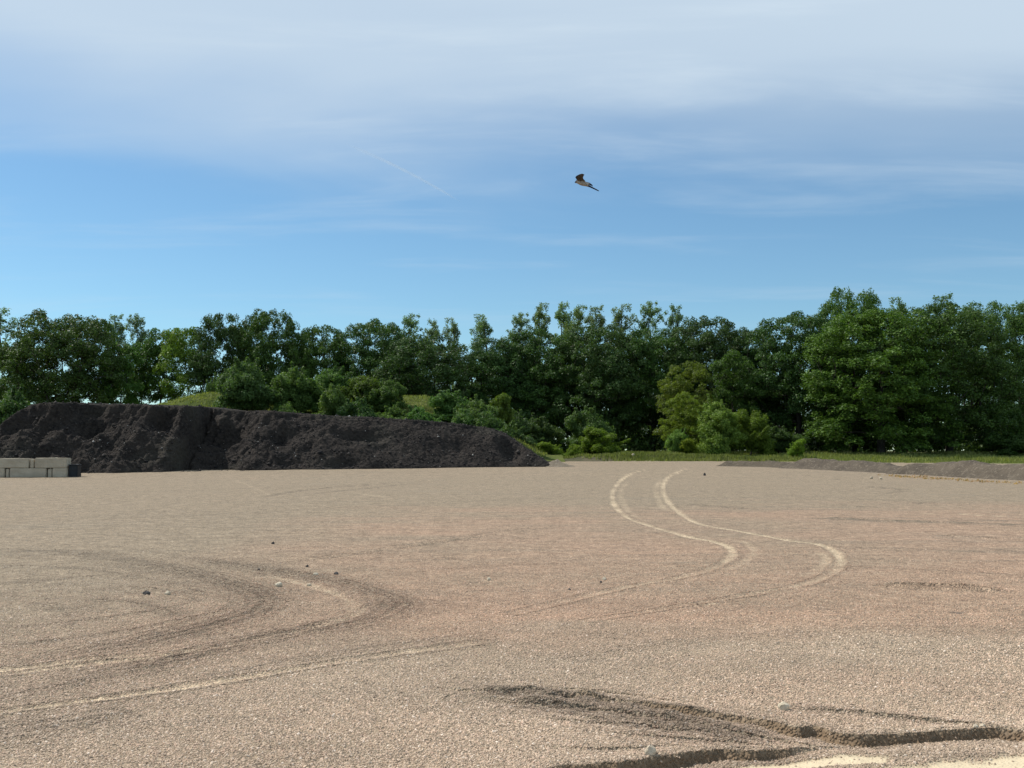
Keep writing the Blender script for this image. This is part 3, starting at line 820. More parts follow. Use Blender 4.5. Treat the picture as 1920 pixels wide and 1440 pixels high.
def proto_broad(seed, H=16, Rw=6, z0=.28, nl=11, per=19, leaf=.235, n=112, mat='oak', r0=.34, rcr=(.55, .88), lobe=(.34, .47), low=-.35, flat=.82, jit=.8, ztop=.62, dome=11):
    rng = np.random.default_rng(seed)
    lob = []; cz0 = H * z0
    for i in range(nl):
        best = None
        lr = Rw * rng.uniform(*lobe)
        for _ in range(14):
            t = rng.random(); env = max(0., 1 - abs((t - .42) / .60) ** 2.4) ** .5
            rad = max(0., env * Rw - lr * .75) * math.sqrt(rng.uniform(.25, 1)); a = rng.uniform(0, 6.283)
            c = np.array([math.cos(a) * rad, math.sin(a) * rad, cz0 + lr * .5 + t * (H - cz0 - lr * 1.4)])
            dmin = min([np.linalg.norm(c - q[0]) - q[1] * .3 for q in lob], default=1.)
            if best is None or dmin > best[0]: best = (dmin, c)
        lob.append((best[1], lr))
    C, rc = lobes_to_clumps(lob, per, rcr, rng, low)
    ne = int(nl * dome); t = rng.random(ne) ** .8; a = rng.uniform(0, 6.283, ne)
    env = np.maximum(0, 1 - np.abs((t - .42) / .62) ** 2.4) ** .5 * Rw * rng.uniform(.72, .97, ne) * (1 + .22 * fbm(np.cos(a) * 1.3 + t * 2, np.sin(a) * 1.3, seed, 2))
    C = np.vstack([C, np.stack([np.cos(a) * env, np.sin(a) * env, cz0 + .6 + t * (H - cz0 - 1.2)], -1)]); rc = np.r_[rc, rng.uniform(rcr[0], rcr[1], ne)]
    # keep inside the stated height and radius
    s = H / (C[:, 2] + rc * flat).max(); C[:, 2] *= s
    s = Rw / np.percentile(np.r_[np.abs(C[:, 0]) + rc * .7, np.abs(C[:, 1]) + rc * .7], 96); C[:, :2] *= s
    V, F, T = clump_leaves(C, rc, n, leaf, rng, flat, jit=jit)
    lean = rng.normal(0, .02, 2)
    tk = [np.array([lean[0] * k * H, lean[1] * k * H, k * H]) + np.r_[rng.normal(0, .12, 2) * (k > 0), 0] for k in np.linspace(-.02, ztop, 9)]
    tv, tf = tubes(grow(C, tk, r0, rng))
    return (mesh("crown", V, F, [M[mat]], False, {'tint': ('FACE', T)}), mesh("trunk", tv, tf, [M['bark']], True), H, Rw)


def proto_poplar(seed, H=20, Rw=3, z0=.25, nb=54, leaf=.21, n=90, mat='poplar', r0=.2):
    rng = np.random.default_rng(seed); C, rc = [], []
    for i in range(nb):
        f = (i + rng.random()) / nb; a = rng.uniform(0, 6.283); z = H * (z0 + (1 - z0) * f * .93)
        ln = Rw * (1.05 - .70 * f) * rng.uniform(.5, 1.1)
        for k in (.45, .8, 1.1):
            if rng.random() < .25: continue
            C.append(np.array([math.cos(a) * ln * k, math.sin(a) * ln * k, min(z + ln * k * 1.15, H - .4 - rng.uniform(0, 1.8))])); rc.append(rng.uniform(.32, .78) * (1.15 - .45 * f))
    for q in range(3): C.append(np.array([rng.normal(0, .2), rng.normal(0, .2), H - .45 - .6 * q])); rc.append(.42)
    C = np.array(C); rc = np.array(rc)
    V, F, T = clump_leaves(C, rc, n, leaf, rng, 1.25, .1, -1, .1, 1.0)
    tk = [np.array([0, 0, k * H]) + np.r_[rng.normal(0, .1, 2) * (k > 0), 0] for k in np.linspace(-.02, .96, 15)]
    tv, tf = tubes(grow(C, tk, r0, rng, 1.0, .015))
    return (mesh("crown", V, F, [M[mat]], False, {'tint': ('FACE', T)}), mesh("trunk", tv, tf, [M['bark']], True), H, Rw)


def proto_shrub(seed, H=3.6, Rw=2.2, nl=9, per=10, leaf=.135, n=135, mat='shrub', rcr=(.3, .55), jit=.8, up=.35, stems=4):
    rng = np.random.default_rng(seed); lob = []
    for i in range(nl):
        a = rng.uniform(0, 6.283); f = (i + .5) / nl; lr = Rw * rng.uniform(.32, .5)
        rad = rng.uniform(.25, .68) * (1.1 - .55 * f)
        lob.append((np.array([math.cos(a) * Rw * rad, math.sin(a) * Rw * rad, lr * .6 + (H - lr * 1.5) * f]), lr))
    C, rc = lobes_to_clumps(lob, per, rcr, rng, -.6, .3)
    C[:, 2] = np.maximum(C[:, 2], .12)
    s = H / (C[:, 2] + rc * .8).max(); C[:, 2] *= s
    s = Rw / np.percentile(np.hypot(C[:, 0], C[:, 1]) + rc * .8, 97); C[:, :2] *= s
    for q in range(46):
        b = C[rng.integers(len(C))]; d = b - np.array([0, 0, H * .35]); d = d / (np.linalg.norm(d) + 1e-6) + np.array([0, 0, .3]); ln = rng.uniform(.08, .26) * Rw
        for k in (.5, .8, 1.1): C = np.vstack([C, b + d * ln * k]); rc = np.r_[rc, rcr[0] * rng.uniform(.28, .5)]
    V, F, T = clump_leaves(C, rc, n, leaf, rng, .9, .3, -.8, up, jit)
    segs = []
    lab = np.arange(len(C)) % stems
    for k in range(stems):
        b = np.array([rng.normal(0, .12), rng.normal(0, .12), -.1]); tgt = C[lab == k].mean(0)
        tk = [b + (tgt - b) * t for t in np.linspace(0, .8, 5)]
        segs += grow(C[lab == k], tk, .05, rng, .7, .008)
    tv, tf = tubes(segs, 4)
    return (mesh("crown", V, F, [M[mat]], False, {'tint': ('FACE', T)}), mesh("trunk", tv, tf, [M['bark']], True), H, Rw)


PROTO = {
    'oak0': proto_broad(11, nl=16, z0=.16, per=20), 'oak1': proto_broad(12, nl=17, z0=.12, per=20), 'oak2': proto_broad(13, z0=.20, nl=15, per=20), 'oak3': proto_broad(14, nl=17, z0=.10, per=20),
    'wide0': proto_broad(21, z0=.26, nl=15, per=22, n=100, r0=.42),
    'maple0': proto_broad(31, H=18, Rw=6, z0=.0, nl=30, per=15, mat='maple', leaf=.23, n=100, rcr=(.5, .9), lobe=(.25, .38), flat=.95),
    'maple1': proto_broad(32, H=18, Rw=6, z0=.02, nl=28, per=15, mat='maple', leaf=.23, n=100, rcr=(.5, .9), lobe=(.26, .40), flat=.95),
    'poplar0': proto_poplar(41), 'poplar1': proto_poplar(42, nb=38), 'poplar2': proto_poplar(43, nb=46, z0=.35),
    'young0': proto_broad(51, H=12, Rw=3, z0=.38, nl=11, per=6, leaf=.21, n=115, mat='maple', r0=.11, rcr=(.45, .75), lobe=(.36, .55), dome=3),
    'young1': proto_broad(52, H=12, Rw=3, z0=.34, nl=12, per=5, leaf=.21, n=110, mat='maple', r0=.10, rcr=(.45, .75), lobe=(.34, .5), dome=3),
    'lime0': proto_broad(61, H=10, Rw=3.6, z0=.02, nl=16, per=8, leaf=.19, n=120, mat='lime', r0=.14, rcr=(.45, .8), lobe=(.3, .42), flat=.6, dome=4),
    'shrub0': proto_shrub(71), 'shrub1': proto_shrub(72, nl=10), 'shrub2': proto_shrub(73, nl=8, per=11),
    'limeshrub0': proto_shrub(81, mat='lime', n=120), 'limeshrub1': proto_shrub(82, mat='lime', nl=7, n=120),
    'willow0': proto_shrub(91, H=5, Rw=2.6, nl=12, per=10, leaf=.125, n=140, mat='shrub', rcr=(.3, .6), jit=.5, up=.1),
}
for k, p in PROTO.items(): print(k, len(p[0].polygons), len(p[1].polygons))


def plant(name, kind, cx, top, hw, Y, label, cat, group, rot=None, tint=(1, 1, 1), on_mound=False, dz=0.0):
    crown, trunk, H, Rw = PROTO[kind]
    p = at(cx, top, Y)
    zb = float(base_z(Y)) + (max(0., float(mound_h(np.array([p.x]), np.array([Y]))[0])) if on_mound else 0.) + dz
    rx = hw * {'oak': 1.16, 'wid': 1.16, 'pop': 1.42, 'shr': 1.22, 'wil': 1.1}.get(kind[:3], 1.08) * Y / FPX
    e = obj(name, None, loc=(p.x, Y, zb - .03))
    e.scale = (rx / Rw, rx / Rw, max(.3, p.z - zb) / H)
    rot = (cx * 1.37 + top * .61) % 6.283 if rot is None else rot
    e.rotation_euler = (0, 0, rot)
    tag(e, label, cat, group)
    obj("trunk", trunk, e)
    hv = random.Random(label)
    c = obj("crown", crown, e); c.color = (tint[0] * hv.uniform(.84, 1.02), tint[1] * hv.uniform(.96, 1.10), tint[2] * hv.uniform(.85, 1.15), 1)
    return e


WG = "trees of the wood edge"; PG = "poplars rising behind the wood edge"; SG = "bushes on the grassy mound"; BG = "bushes along the far gravel edge"
D = (.82, .86, .9); Br = (1.12, 1.12, .9)
TREES = [
    ("poplar_tree", 'poplar1', 2, 577, 40, 130, "pale airy poplar cut off by the left edge of the picture", PG, (1, 1, 1)),
    ("young_tree", 'young0', 18, 650, 40, 122, "mid green young tree below the poplar at the left edge", WG, (.9, .95, .9)),
    ("young_tree", 'young1', 62, 640, 36, 126, "slender young tree between the left edge poplar and the broad dark oak", WG, (.8, .85, .9)),
    ("oak_tree", 'wide0', 122, 583, 88, 121, "broad dark oak with heavy trunk above the left end of the black heap", WG, (.85, .85, .85)),
    ("poplar_tree", 'poplar2', 216, 588, 26, 140, "slim poplar whose pale top peeps out just right of the broad dark oak", PG, (.95, 1, 1)),
    ("poplar_tree", 'poplar0', 257, 586, 28, 138, "tall pale poplar standing between the broad dark oak and the yellowish tree", PG, (1, 1.02, 1)),
    ("young_tree", 'young1', 190, 602, 32, 127, "dark slender tree touching the right side of the broad dark oak", WG, (.75, .8, .8)),
    ("young_tree", 'young0', 232, 640, 40, 124, "bright green thin-trunked tree below the two slim poplar tops", WG, (1.05, 1.1, .9)),
    ("young_tree", 'young1', 272, 640, 34, 128, "thin-trunked tree below the tall pale poplar, sky between its stems", WG, (.8, .9, .85)),
    ("young_tree", 'young0', 308, 614, 44, 128, "dull green thin tree just left of the yellowish tree", WG, (.8, .85, .8)),
    ("lime_tree", 'young1', 348, 610, 46, 125, "yellowish green tree beside the pair of dark round oaks", WG, (1.5, 1.4, .9)),
    ("oak_tree", 'oak0', 415, 587, 50, 124, "left one of the pair of dark round oaks above the grassy mound", WG, (.85, .85, .85)),
    ("oak_tree", 'oak1', 506, 578, 60, 125, "right and taller one of the pair of dark round oaks", WG, (.9, .88, .8)),
    ("oak_tree", 'oak2', 600, 607, 58, 127, "dark oak just right of the pair, its flat top lower than theirs", WG, (.85, .9, .85)),
    ("oak_tree", 'oak3', 702, 594, 68, 126, "dark domed oak behind the middle bushes of the mound", WG, (.9, .95, .9)),
    ("poplar_tree", 'poplar0', 768, 587, 32, 134, "pointed pale poplar right of the dark domed oak", PG, (.9, 1, .95)),
    ("oak_tree", 'wide0', 800, 628, 80, 122, "wide spreading oak with sky showing between its low limbs", WG, (.78, .82, .82)),
    ("poplar_tree", 'poplar2', 815, 598, 24, 142, "left one of two feathery poplar tops above the wide spreading oak", PG, (1, 1, 1)),
    ("poplar_tree", 'poplar1', 850, 595, 27, 141, "right one of two feathery poplar tops above the wide spreading oak", PG, (1, 1, 1.05)),
    ("poplar_tree", 'poplar1', 908, 589, 38, 136, "lone pale poplar right of the notch of sky in the tree line", PG, (1, 1.05, 1)),
    ("oak_tree", 'oak2', 930, 632, 62, 125, "dark oak under the lone pale poplar beside the notch of sky", WG, (.8, .85, .85)),
    ("poplar_tree", 'poplar0', 975, 585, 30, 140, "leftmost poplar of the long row of pale tops in the middle", PG, (.95, 1, .95)),
    ("poplar_tree", 'poplar1', 1012, 566, 30, 142, "tall second poplar from the left in the row of pale tops", PG, (1, 1, 1)),
    ("poplar_tree", 'poplar2', 1052, 565, 27, 144, "third poplar from the left in the row of pale tops", PG, (1, 1.05, 1)),
    ("poplar_tree", 'poplar0', 1083, 570, 28, 140, "fourth poplar from the left in the row of pale tops", PG, (1.05, 1.1, .95)),
    ("poplar_tree", 'poplar2', 1117, 572, 27, 145, "fourth poplar from the right in the row of pale tops", PG, (.95, 1, 1)),
    ("poplar_tree", 'poplar1', 1166, 569, 32, 143, "third poplar from the right in the row of pale tops", PG, (1, 1.02, 1)),
    ("poplar_tree", 'poplar0', 1218, 564, 32, 142, "second poplar from the right in the row of pale tops", PG, (.95, 1, .95)),
    ("poplar_tree", 'poplar2', 1262, 569, 28, 144, "rightmost poplar of the row, above the dark rounded oak", PG, (.95, 1, .95)),
    ("oak_tree", 'oak3', 1012, 612, 72, 126, "dark oak with bare trunks below, under the left end of the poplar row", WG, (.8, .88, .9)),
    ("oak_tree", 'oak1', 1122, 606, 78, 123, "big dark oak under the middle of the poplar row", WG, (.85, .92, .85)),
    ("oak_tree", 'oak0', 1222, 616, 70, 125, "dark oak between the middle oak and the rounded oak at the dip", WG, (.9, .95, .85)),
    ("oak_tree", 'oak2', 1322, 591, 72, 124, "dark rounded oak left of the dip in the tree line", WG, (.75, .8, .8)),
    ("oak_tree", 'oak1', 1408, 612, 56, 126, "shorter dark oak standing right in the dip of the tree line", WG, (.8, .85, .85)),
    ("oak_tree", 'oak3', 1492, 580, 82, 118, "large dark oak right of the dip with foliage nearly to the ground", WG, (.85, .92, .9)),
    ("maple_tree", 'maple1', 1597, 537, 66, 122, "tallest tree of the wood with a rounded bright crown", WG, (.95, .95, .9)),
    ("poplar_tree", 'poplar1', 1688, 556, 34, 132, "leafy spire just right of the tallest tree", PG, (.85, .95, .8)),
    ("maple_tree", 'maple0', 1645, 578, 125, 110, "huge leafy tree at right with branches sweeping to the grass", WG, (.98, .98, .9)),
    ("poplar_tree", 'poplar2', 1768, 551, 36, 128, "highest spire among the tops at right", PG, (.75, .85, .75)),
    ("maple_tree", 'maple1', 1772, 568, 108, 112, "dark leafy tree between the huge sweeping tree and the right edge", WG, (.72, .78, .75)),
    ("poplar_tree", 'poplar0', 1818, 566, 34, 128, "short spire near the right edge, rightmost of the spires", PG, (.8, .9, .8)),
    ("maple_tree", 'maple1', 1898, 560, 72, 116, "soft green tree cut off by the right edge of the picture", WG, (.95, 1, .95)),
    ("lime_tree", 'lime0', 1290, 676, 54, 113, "yellow green small tree in front of the dark oaks right of centre", WG, (1.0, .98, .9)),
    ("lime_tree", 'lime0', 1376, 655, 50, 116, "olive green small tree behind the feathery grey bush", WG, (.62, .72, .9)),
    ("lime_tree", 'lime0', 1286, 733, 38, 108, "lower lime green young tree left of the feathery grey bush", WG, (1.25, 1.2, .95)),
]
for i, (nm, kd, cx, top, hw, Y, lab, gr, tn) in enumerate(TREES):
    plant(nm, kd, cx, top, hw, Y, lab, "tree", gr, tint=tn)

BUSHES = [  # name, proto, cx, top, hw, Y, label, group, tint, on mound
    ("bush", 'shrub0', 470, 679, 56, 97, "largest bush, dark below, at the left end of the mound bushes", SG, (.85, .9, .95), True),
    ("bush", 'shrub1', 562, 690, 46, 98, "tall green bush right of the largest mound bush", SG, (1, 1, .95), True),
    ("bush", 'shrub2', 606, 690, 42, 100, "tall bush with rounded top, second from the largest mound bush", SG, (.95, 1, .95), True),
    ("bush", 'shrub0', 616, 727, 40, 94, "shorter full bush in front of the tall rounded mound bush", SG, (1.05, 1.05, .95), True),
    ("bush", 'limeshrub0', 680, 702, 46, 98, "yellowish topped bush in the middle of the mound", SG, (.8, .85, .9), True),
    ("bush", 'shrub1', 724, 712, 34, 97, "narrow bush right of the yellowish topped bush", SG, (.9, .95, .95), True),
    ("bush", 'shrub2', 546, 756, 28, 93, "low pale shrub at the heap edge below the tall green bush", SG, (1.1, 1.1, 1.05), True),
    ("bush", 'shrub0', 668, 752, 40, 93, "dark low bush under the yellowish topped bush", SG, (.8, .85, .9), True),
    ("bush", 'shrub1', 735, 762, 42, 92.5, "soft low bush at the heap edge left of the bright grass patch", SG, (1, 1.05, 1), True),
    ("bush", 'shrub2', 796, 762, 40, 92.5, "round low bush below the bright grass patch", SG, (.95, 1.05, .95), True),
    ("bush", 'shrub0', 836, 736, 44, 96, "bush just right of the bright grass patch on the mound", SG, (1, 1.05, .95), True),
    ("bush", 'shrub1', 890, 750, 42, 95, "full green bush above where the heap begins to fall", SG, (1, 1, .95), True),
    ("bush", 'limeshrub1', 938, 738, 36, 97, "bush with yellow green top at the right end of the mound", SG, (.85, .9, .9), True),
    ("bush", 'shrub2', 925, 770, 44, 92, "dense bush crowding the heap shoulder at the right end of the mound", SG, (.95, 1, .95), True),
    ("bush", 'shrub0', 862, 772, 40, 92, "low bush at the heap edge below the full green bush", SG, (1, 1.05, 1), True),
    ("bush", 'shrub1', 394, 714, 26, 110, "small round bush peeping over the grass slope at left", SG, (.9, .95, .9), True),
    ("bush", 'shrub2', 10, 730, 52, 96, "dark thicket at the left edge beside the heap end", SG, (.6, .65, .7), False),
    ("bush", 'shrub0', 968, 775, 44, 102, "dark bush right behind the falling end of the heap", BG, (.75, .8, .9), False),
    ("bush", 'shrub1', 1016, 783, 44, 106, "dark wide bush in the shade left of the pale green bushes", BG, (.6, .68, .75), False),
    ("bush", 'shrub0', 1096, 769, 42, 105, "tall dark green bush behind the bright bush left of the shaded hollow", BG, (.9, .95, .9), False),
    ("bush", 'limeshrub0', 1124, 800, 46, 101.5, "bright green bush at the left side of the shaded hollow", BG, (1.15, 1.2, 1.0), False),
    ("bush", 'limeshrub1', 1030, 828, 30, 99.5, "small lime green bush at the foot of the black heap", BG, (1.5, 1.45, 1.1), False),
    ("bush", 'limeshrub1', 1077, 832, 20, 100, "smallest bush between the lime green bush and the bright green bush", BG, (1.3, 1.3, 1.1), False),
    ("bush", 'willow0', 1350, 752, 52, 103, "tall feathery greyish bush at the right side of the shaded hollow", BG, (1.75, 1.5, .95), False),
    ("bush", 'limeshrub0', 1404, 766, 38, 104, "tall green bush leaning against the feathery greyish bush", BG, (1.0, 1.1, .9), False),
    ("bush", 'shrub2', 1266, 804, 21, 102, "small round olive bush left of the feathery greyish bush", BG, (1.6, 1.5, 1.1), False),
    ("bush", 'limeshrub1', 1290, 822, 22, 101, "low yellowish bush at the foot of the small round olive bush", BG, (1.5, 1.4, .9), False),
    ("sapling", 'limeshrub1', 1497, 822, 19, 98, "lone little sapling at the grass edge in front of the large dark oak", BG, (1.5, 1.6, 1.2), False),
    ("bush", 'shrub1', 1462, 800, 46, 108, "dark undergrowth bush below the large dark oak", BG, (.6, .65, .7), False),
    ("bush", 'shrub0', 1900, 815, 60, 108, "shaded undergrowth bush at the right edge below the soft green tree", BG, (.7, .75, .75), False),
]
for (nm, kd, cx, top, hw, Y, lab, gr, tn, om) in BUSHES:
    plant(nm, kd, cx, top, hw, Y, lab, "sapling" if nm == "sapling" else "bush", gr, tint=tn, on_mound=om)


# far wood behind the edge: one dark mass of leaves and stems
def far_wood():
    rng = np.random.default_rng(77)
    C, rc, segs = [], [], []
    for i in range(150):
        px = rng.uniform(860, 2080) if i > 26 else rng.uniform(520, 860)
        Y = rng.uniform(131, 158); x = (px - CX) / FPX * Y
        hmax = np.interp(px, [520, 860, 1000, 1300, 1400, 1500, 1650, 2080], [8, 8, 12, 13, 11.5, 13, 15, 14]) * rng.uniform(.8, 1.0)
        lowz = np.interp(px, [520, 940, 1100, 1200, 2080], [4.5, 4.5, 3.5, .5, .5])
        b = np.array([x, Y, float(base_z(Y))])
        segs.append(([b, b + (rng.normal(0, .2), 0, hmax * .5), b + (rng.normal(0, .5), 0, hmax * .95)], [.17, .12, .05]))
        for k in range(9):
            C.append(b + (rng.normal(0, 1.7), rng.normal(0, 1.5), rng.uniform(lowz, hmax))); rc.append(rng.uniform(.8, 1.5))
    for i in range(620):                                   # undergrowth closing the floor of the wood
        px = rng.uniform(960, 2100); Y = rng.uniform(119, 137)
        C.append(np.array([(px - CX) / FPX * Y, Y, float(base_z(Y)) + abs(rng.normal(0, 2.2))])); rc.append(rng.uniform(.8, 1.6))
    for i in range(260):
        px = rng.uniform(1150, 2120); Y = rng.uniform(138, 160)
        C.append(np.array([(px - CX) / FPX * Y, Y, float(base_z(Y)) + rng.uniform(0, 6)])); rc.append(rng.uniform(1.0, 1.8))
    for i in range(60):
        px = rng.uniform(560, 1000); Y = rng.uniform(119, 135)
        C.append(np.array([(px - CX) / FPX * Y, Y, float(base_z(Y)) + rng.uniform(0, 6)])); rc.append(rng.uniform(.8, 1.4))
    V, F, T = clump_leaves(np.array(C), np.array(rc), 34, .52, rng, .8, .3, -.8)
    tv, tf = tubes(segs, 5)
    me = mesh("far_wood", np.vstack([V, tv]), [F, tf + len(V)], [M['oak'], M['bark']], False,
              {'tint': ('FACE', np.r_[T, np.zeros(len(tf))])}, np.r_[np.zeros(len(F)), np.ones(len(tf))])
    o = obj("far_wood", me); o.color = (.8, .85, .9, 1)
    return tag(o, "dark depth of the wood behind the front row of trees", "wood", kind='stuff')


far_wood()


def grass_patch(name, X, Y, Z, hgt, label, seed, per=4, spread=.16):
    rng = np.random.default_rng(seed); n = len(X); m = n * per
    bx = np.repeat(X, per) + rng.normal(0, spread, m); by = np.repeat(Y, per) + rng.normal(0, spread, m); bz = np.repeat(Z, per) - .03
    h = np.repeat(hgt, per) * rng.uniform(.5, 1.2, m); a = rng.uniform(0, 6.283, m); w = .05 + .05 * h
    dx, dy = np.cos(a) * w, np.sin(a) * w; lx, ly = rng.normal(0, .25, m) * h, rng.normal(0, .25, m) * h
    V = np.stack([np.stack([bx - dx, by - dy, bz], -1), np.stack([bx + dx, by + dy, bz], -1), np.stack([bx + lx, by + ly, bz + h], -1)], 1).reshape(-1, 3)
    o = obj(name, mesh(name, V, np.arange(m * 3).reshape(-1, 3), [M['grass']], False, {'tint': ('FACE', np.clip(rng.normal(.5, .25, m) + .25 * fbm(bx / 3, by / 3, 9, 2), 0, 1))}))
    return tag(o, label, "grass", kind='stuff')


rng = np.random.default_rng(15)
n = 26000
X = rng.uniform(4, 64, n); Y = rng.uniform(80, 112, n); edge = np.where(X > 4, 98 - (X - 4) * .27, 98.) + fbm(X / 3, Y / 3, 91, 3) * 1.0
dens = np.clip((Y - edge) / 2.0, 0, 1) * (.35 + vnoise(X / 2.2, Y / 2.2, 94)); k = rng.random(n) < dens
X, Y = X[k], Y[k]
hgt = .16 + .38 * vnoise(X / 3, Y / 1.5, 95) * sstep(0, 6, Y - (98 - (X - 4) * .27))
grass_patch("grass", X, Y, base_z(Y), hgt, "rough green grass strip between the gravel and the wood", 16, 4)
n = 15000
X = rng.uniform(-44, 3, n); Y = rng.uniform(89, 104, n); mh = mound_h(X, Y); k = (mh > .4); X, Y, mh = X[k], Y[k], mh[k]
grass_patch("mound_grass", X, Y, base_z(Y) + mh, .12 + .14 * rng.random(len(X)), "short bright grass growing on the mound", 18, 3)
n = 8500
X = rng.uniform(4.2, 25, n); Y = 95.4 - .10 * (X - 4.2) + rng.uniform(0, 7.5, n)
bk = sstep(0, 1.2, Y - (96.6 - .10 * (X - 4.2))); k = rng.random(n) < (.25 + .9 * vnoise(X / 1.1, Y / 1.1, 97)) * (.25 + .75 * bk); X, Y = X[k], Y[k]
from mathutils.kdtree import KDTree
bank = [o for o in bpy.data.objects if o.name == "earth_bank"][0]
kd = KDTree(len(bank.data.vertices)); bz = []
for q, v in enumerate(bank.data.vertices):
    w = v.co + bank.location; kd.insert((w.x, w.y, 0), q); bz.append(w.z)
kd.balance()
Zw = np.array([max(bz[kd.find((a, b, 0))[1]], float(base_z(b))) if kd.find((a, b, 0))[2] < .6 else float(base_z(b)) for a, b in zip(X, Y)])
o = grass_patch("weeds", X, Y, Zw, .14 + .35 * vnoise(X / 1.3, Y, 98), "dull weeds growing on the low earth bank", 19, 4, .12)
o.color = (.85, .85, .9, 1)
# sparse pale weeds at the foot of the right berm
fl = smooth_line([gpt(1690, 893), gpt(1760, 898), gpt(1850, 904), gpt(1960, 910)], 12)
i = rng.integers(0, len(fl), 190); X = fl[i, 0] + rng.normal(0, .6, 190); Y = fl[i, 1] + rng.normal(0, 1.1, 190) + .9
o = grass_patch("dry_weeds", X, Y, base_z(Y), .05 + .10 * rng.random(190), "sparse dry weeds along the foot of the right berm", 20, 4, .06)
o.color = (2.3, 1.3, 2.6, 1)

# ------------------------------------------------------------------ concrete blocks
import bmesh


def bevel_box(name, w, d, h, mat, bev=.03, seed=0):
    bm = bmesh.new(); bmesh.ops.create_cube(bm, size=1)
    for v in bm.verts: v.co = Vector((v.co.x * w, v.co.y * d, (v.co.z + .5) * h))
    bmesh.ops.bevel(bm, geom=bm.edges[:], offset=bev, segments=2, affect='EDGES')
    bmesh.ops.subdivide_edges(bm, edges=[e for e in bm.edges if e.calc_length() > .3], cuts=5, use_grid_fill=True)
    rr = random.Random(seed)
    for v in bm.verts: v.co += Vector((rr.uniform(-1, 1), rr.uniform(-1, 1), rr.uniform(-1, 1))) * .006
    me = bpy.data.meshes.new(name); bm.to_mesh(me); bm.free(); me.materials.append(mat); return me


BY0 = 61.2; th_b = R(3.0)


def block(px0, px1, tier, label, key=None, seed=1, setback=0.0, hgt=.545):
    pa, pb = at(px0, 880, BY0), at(px1, 880, BY0); w = pb.x - pa.x - .015; c = (pa.x + pb.x) / 2
    y0 = BY0 + (c + 28) * math.tan(th_b) + .40 + setback
    e = obj("concrete_block", None, loc=(c, y0, float(base_z(y0)) - .01 + tier * .55))
    e.rotation_euler = (0, 0, th_b + R(random.Random(seed).uniform(-.6, .6)))
    obj("body", bevel_box("body", w, .8, hgt, M['concrete'], .035, seed), e)
    lp = obj("lifting_ridge", bevel_box("lifting_ridge", min(.5, w * .4), .10, .03, M['concrete'], .01, seed + 9), e, (0, 0, hgt - .012))
    if key:
        a, b = at(key[0], 880, BY0), at(key[1], 880, BY0)
        obj("end_key", bevel_box("end_key", b.x - a.x - .02, .62, hgt - .04, M['concrete'], .03, seed + 4), e, ((a.x + b.x) / 2 - c, -.03, 0))
    tag(e, label, "concrete block", "concrete blocks stacked in two rows")


block(-52, 9, 0, "bottom row concrete block cut off by the left edge", (10, 17), 1)
block(18, 85, 0, "long middle concrete block of the bottom row", (86.5, 95), 2)
block(96, 123, 0, "short concrete block at the right end of the bottom row", None, 3)
block(-10, 53, 1, "top row concrete block reaching the left edge", (54, 62), 4)
block(63, 122, 1, "top row concrete block at the right end of the stack", None, 5, hgt=.575)


def dark_box():  # plain near-black box at the right end of the stack
    m, g = new_mat("plain_black"); O = g.n('ShaderNodeTexCoord').outputs['Object']
    finish(g, bsdf(g, g.mix(g.noise(O, 6, 4, .6), (.008, .010, .014), (.018, .021, .026)), .5, None, .3))
    a, b = at(123.5, 880, BY0), at(140, 880, BY0); w = b.x - a.x
    e = obj("dark_box", None, loc=((a.x + b.x) / 2 + .02, BY0 + .62, float(base_z(BY0)) - .01))
    obj("body", bevel_box("body", w, .6, .70, m, .03, 6), e)
    obj("top_plate", bevel_box("top_plate", w + .03, .64, .05, m, .015, 7), e, (0, 0, .702))
    tag(e, "dark box-shaped object standing against the right end of the concrete blocks", "bin")


dark_box()


# ------------------------------------------------------------------ single stones lying on the yard
def stone(px, py, wpx, hpx, mat, label, seed, name="stone"):
    p = gpt(px, py + hpx * .5); Y = p[1]; w = wpx * Y / FPX; h = max(hpx * Y / FPX, w * .45)
    bm = bmesh.new(); bmesh.ops.create_icosphere(bm, subdivisions=2, radius=1)
    rr = random.Random(seed)
    planes = [(Vector((rr.uniform(-1, 1), rr.uniform(-1, 1), rr.uniform(-.3, 1))).normalized(), rr.uniform(.55, .85)) for _ in range(7)]
    for v in bm.verts:
        for n_, dd in planes:
            k = v.co.dot(n_) - dd
            if k > 0: v.co -= n_ * k
        v.co = Vector((v.co.x * w * .56, v.co.y * w * .45, v.co.z * h * .85))
    me = bpy.data.meshes.new(name); bm.to_mesh(me); bm.free(); me.materials.append(M[mat])
    z = float(ground_fields(np.array([p[0]]), np.array([p[1]]))[0][0])
    o = obj(name, me, None, (p[0], p[1], z + h * .46)); o.rotation_euler = (0, 0, rr.uniform(-.5, .5))
    tag(o, label, "stone", "loose stones on the gravel yard")


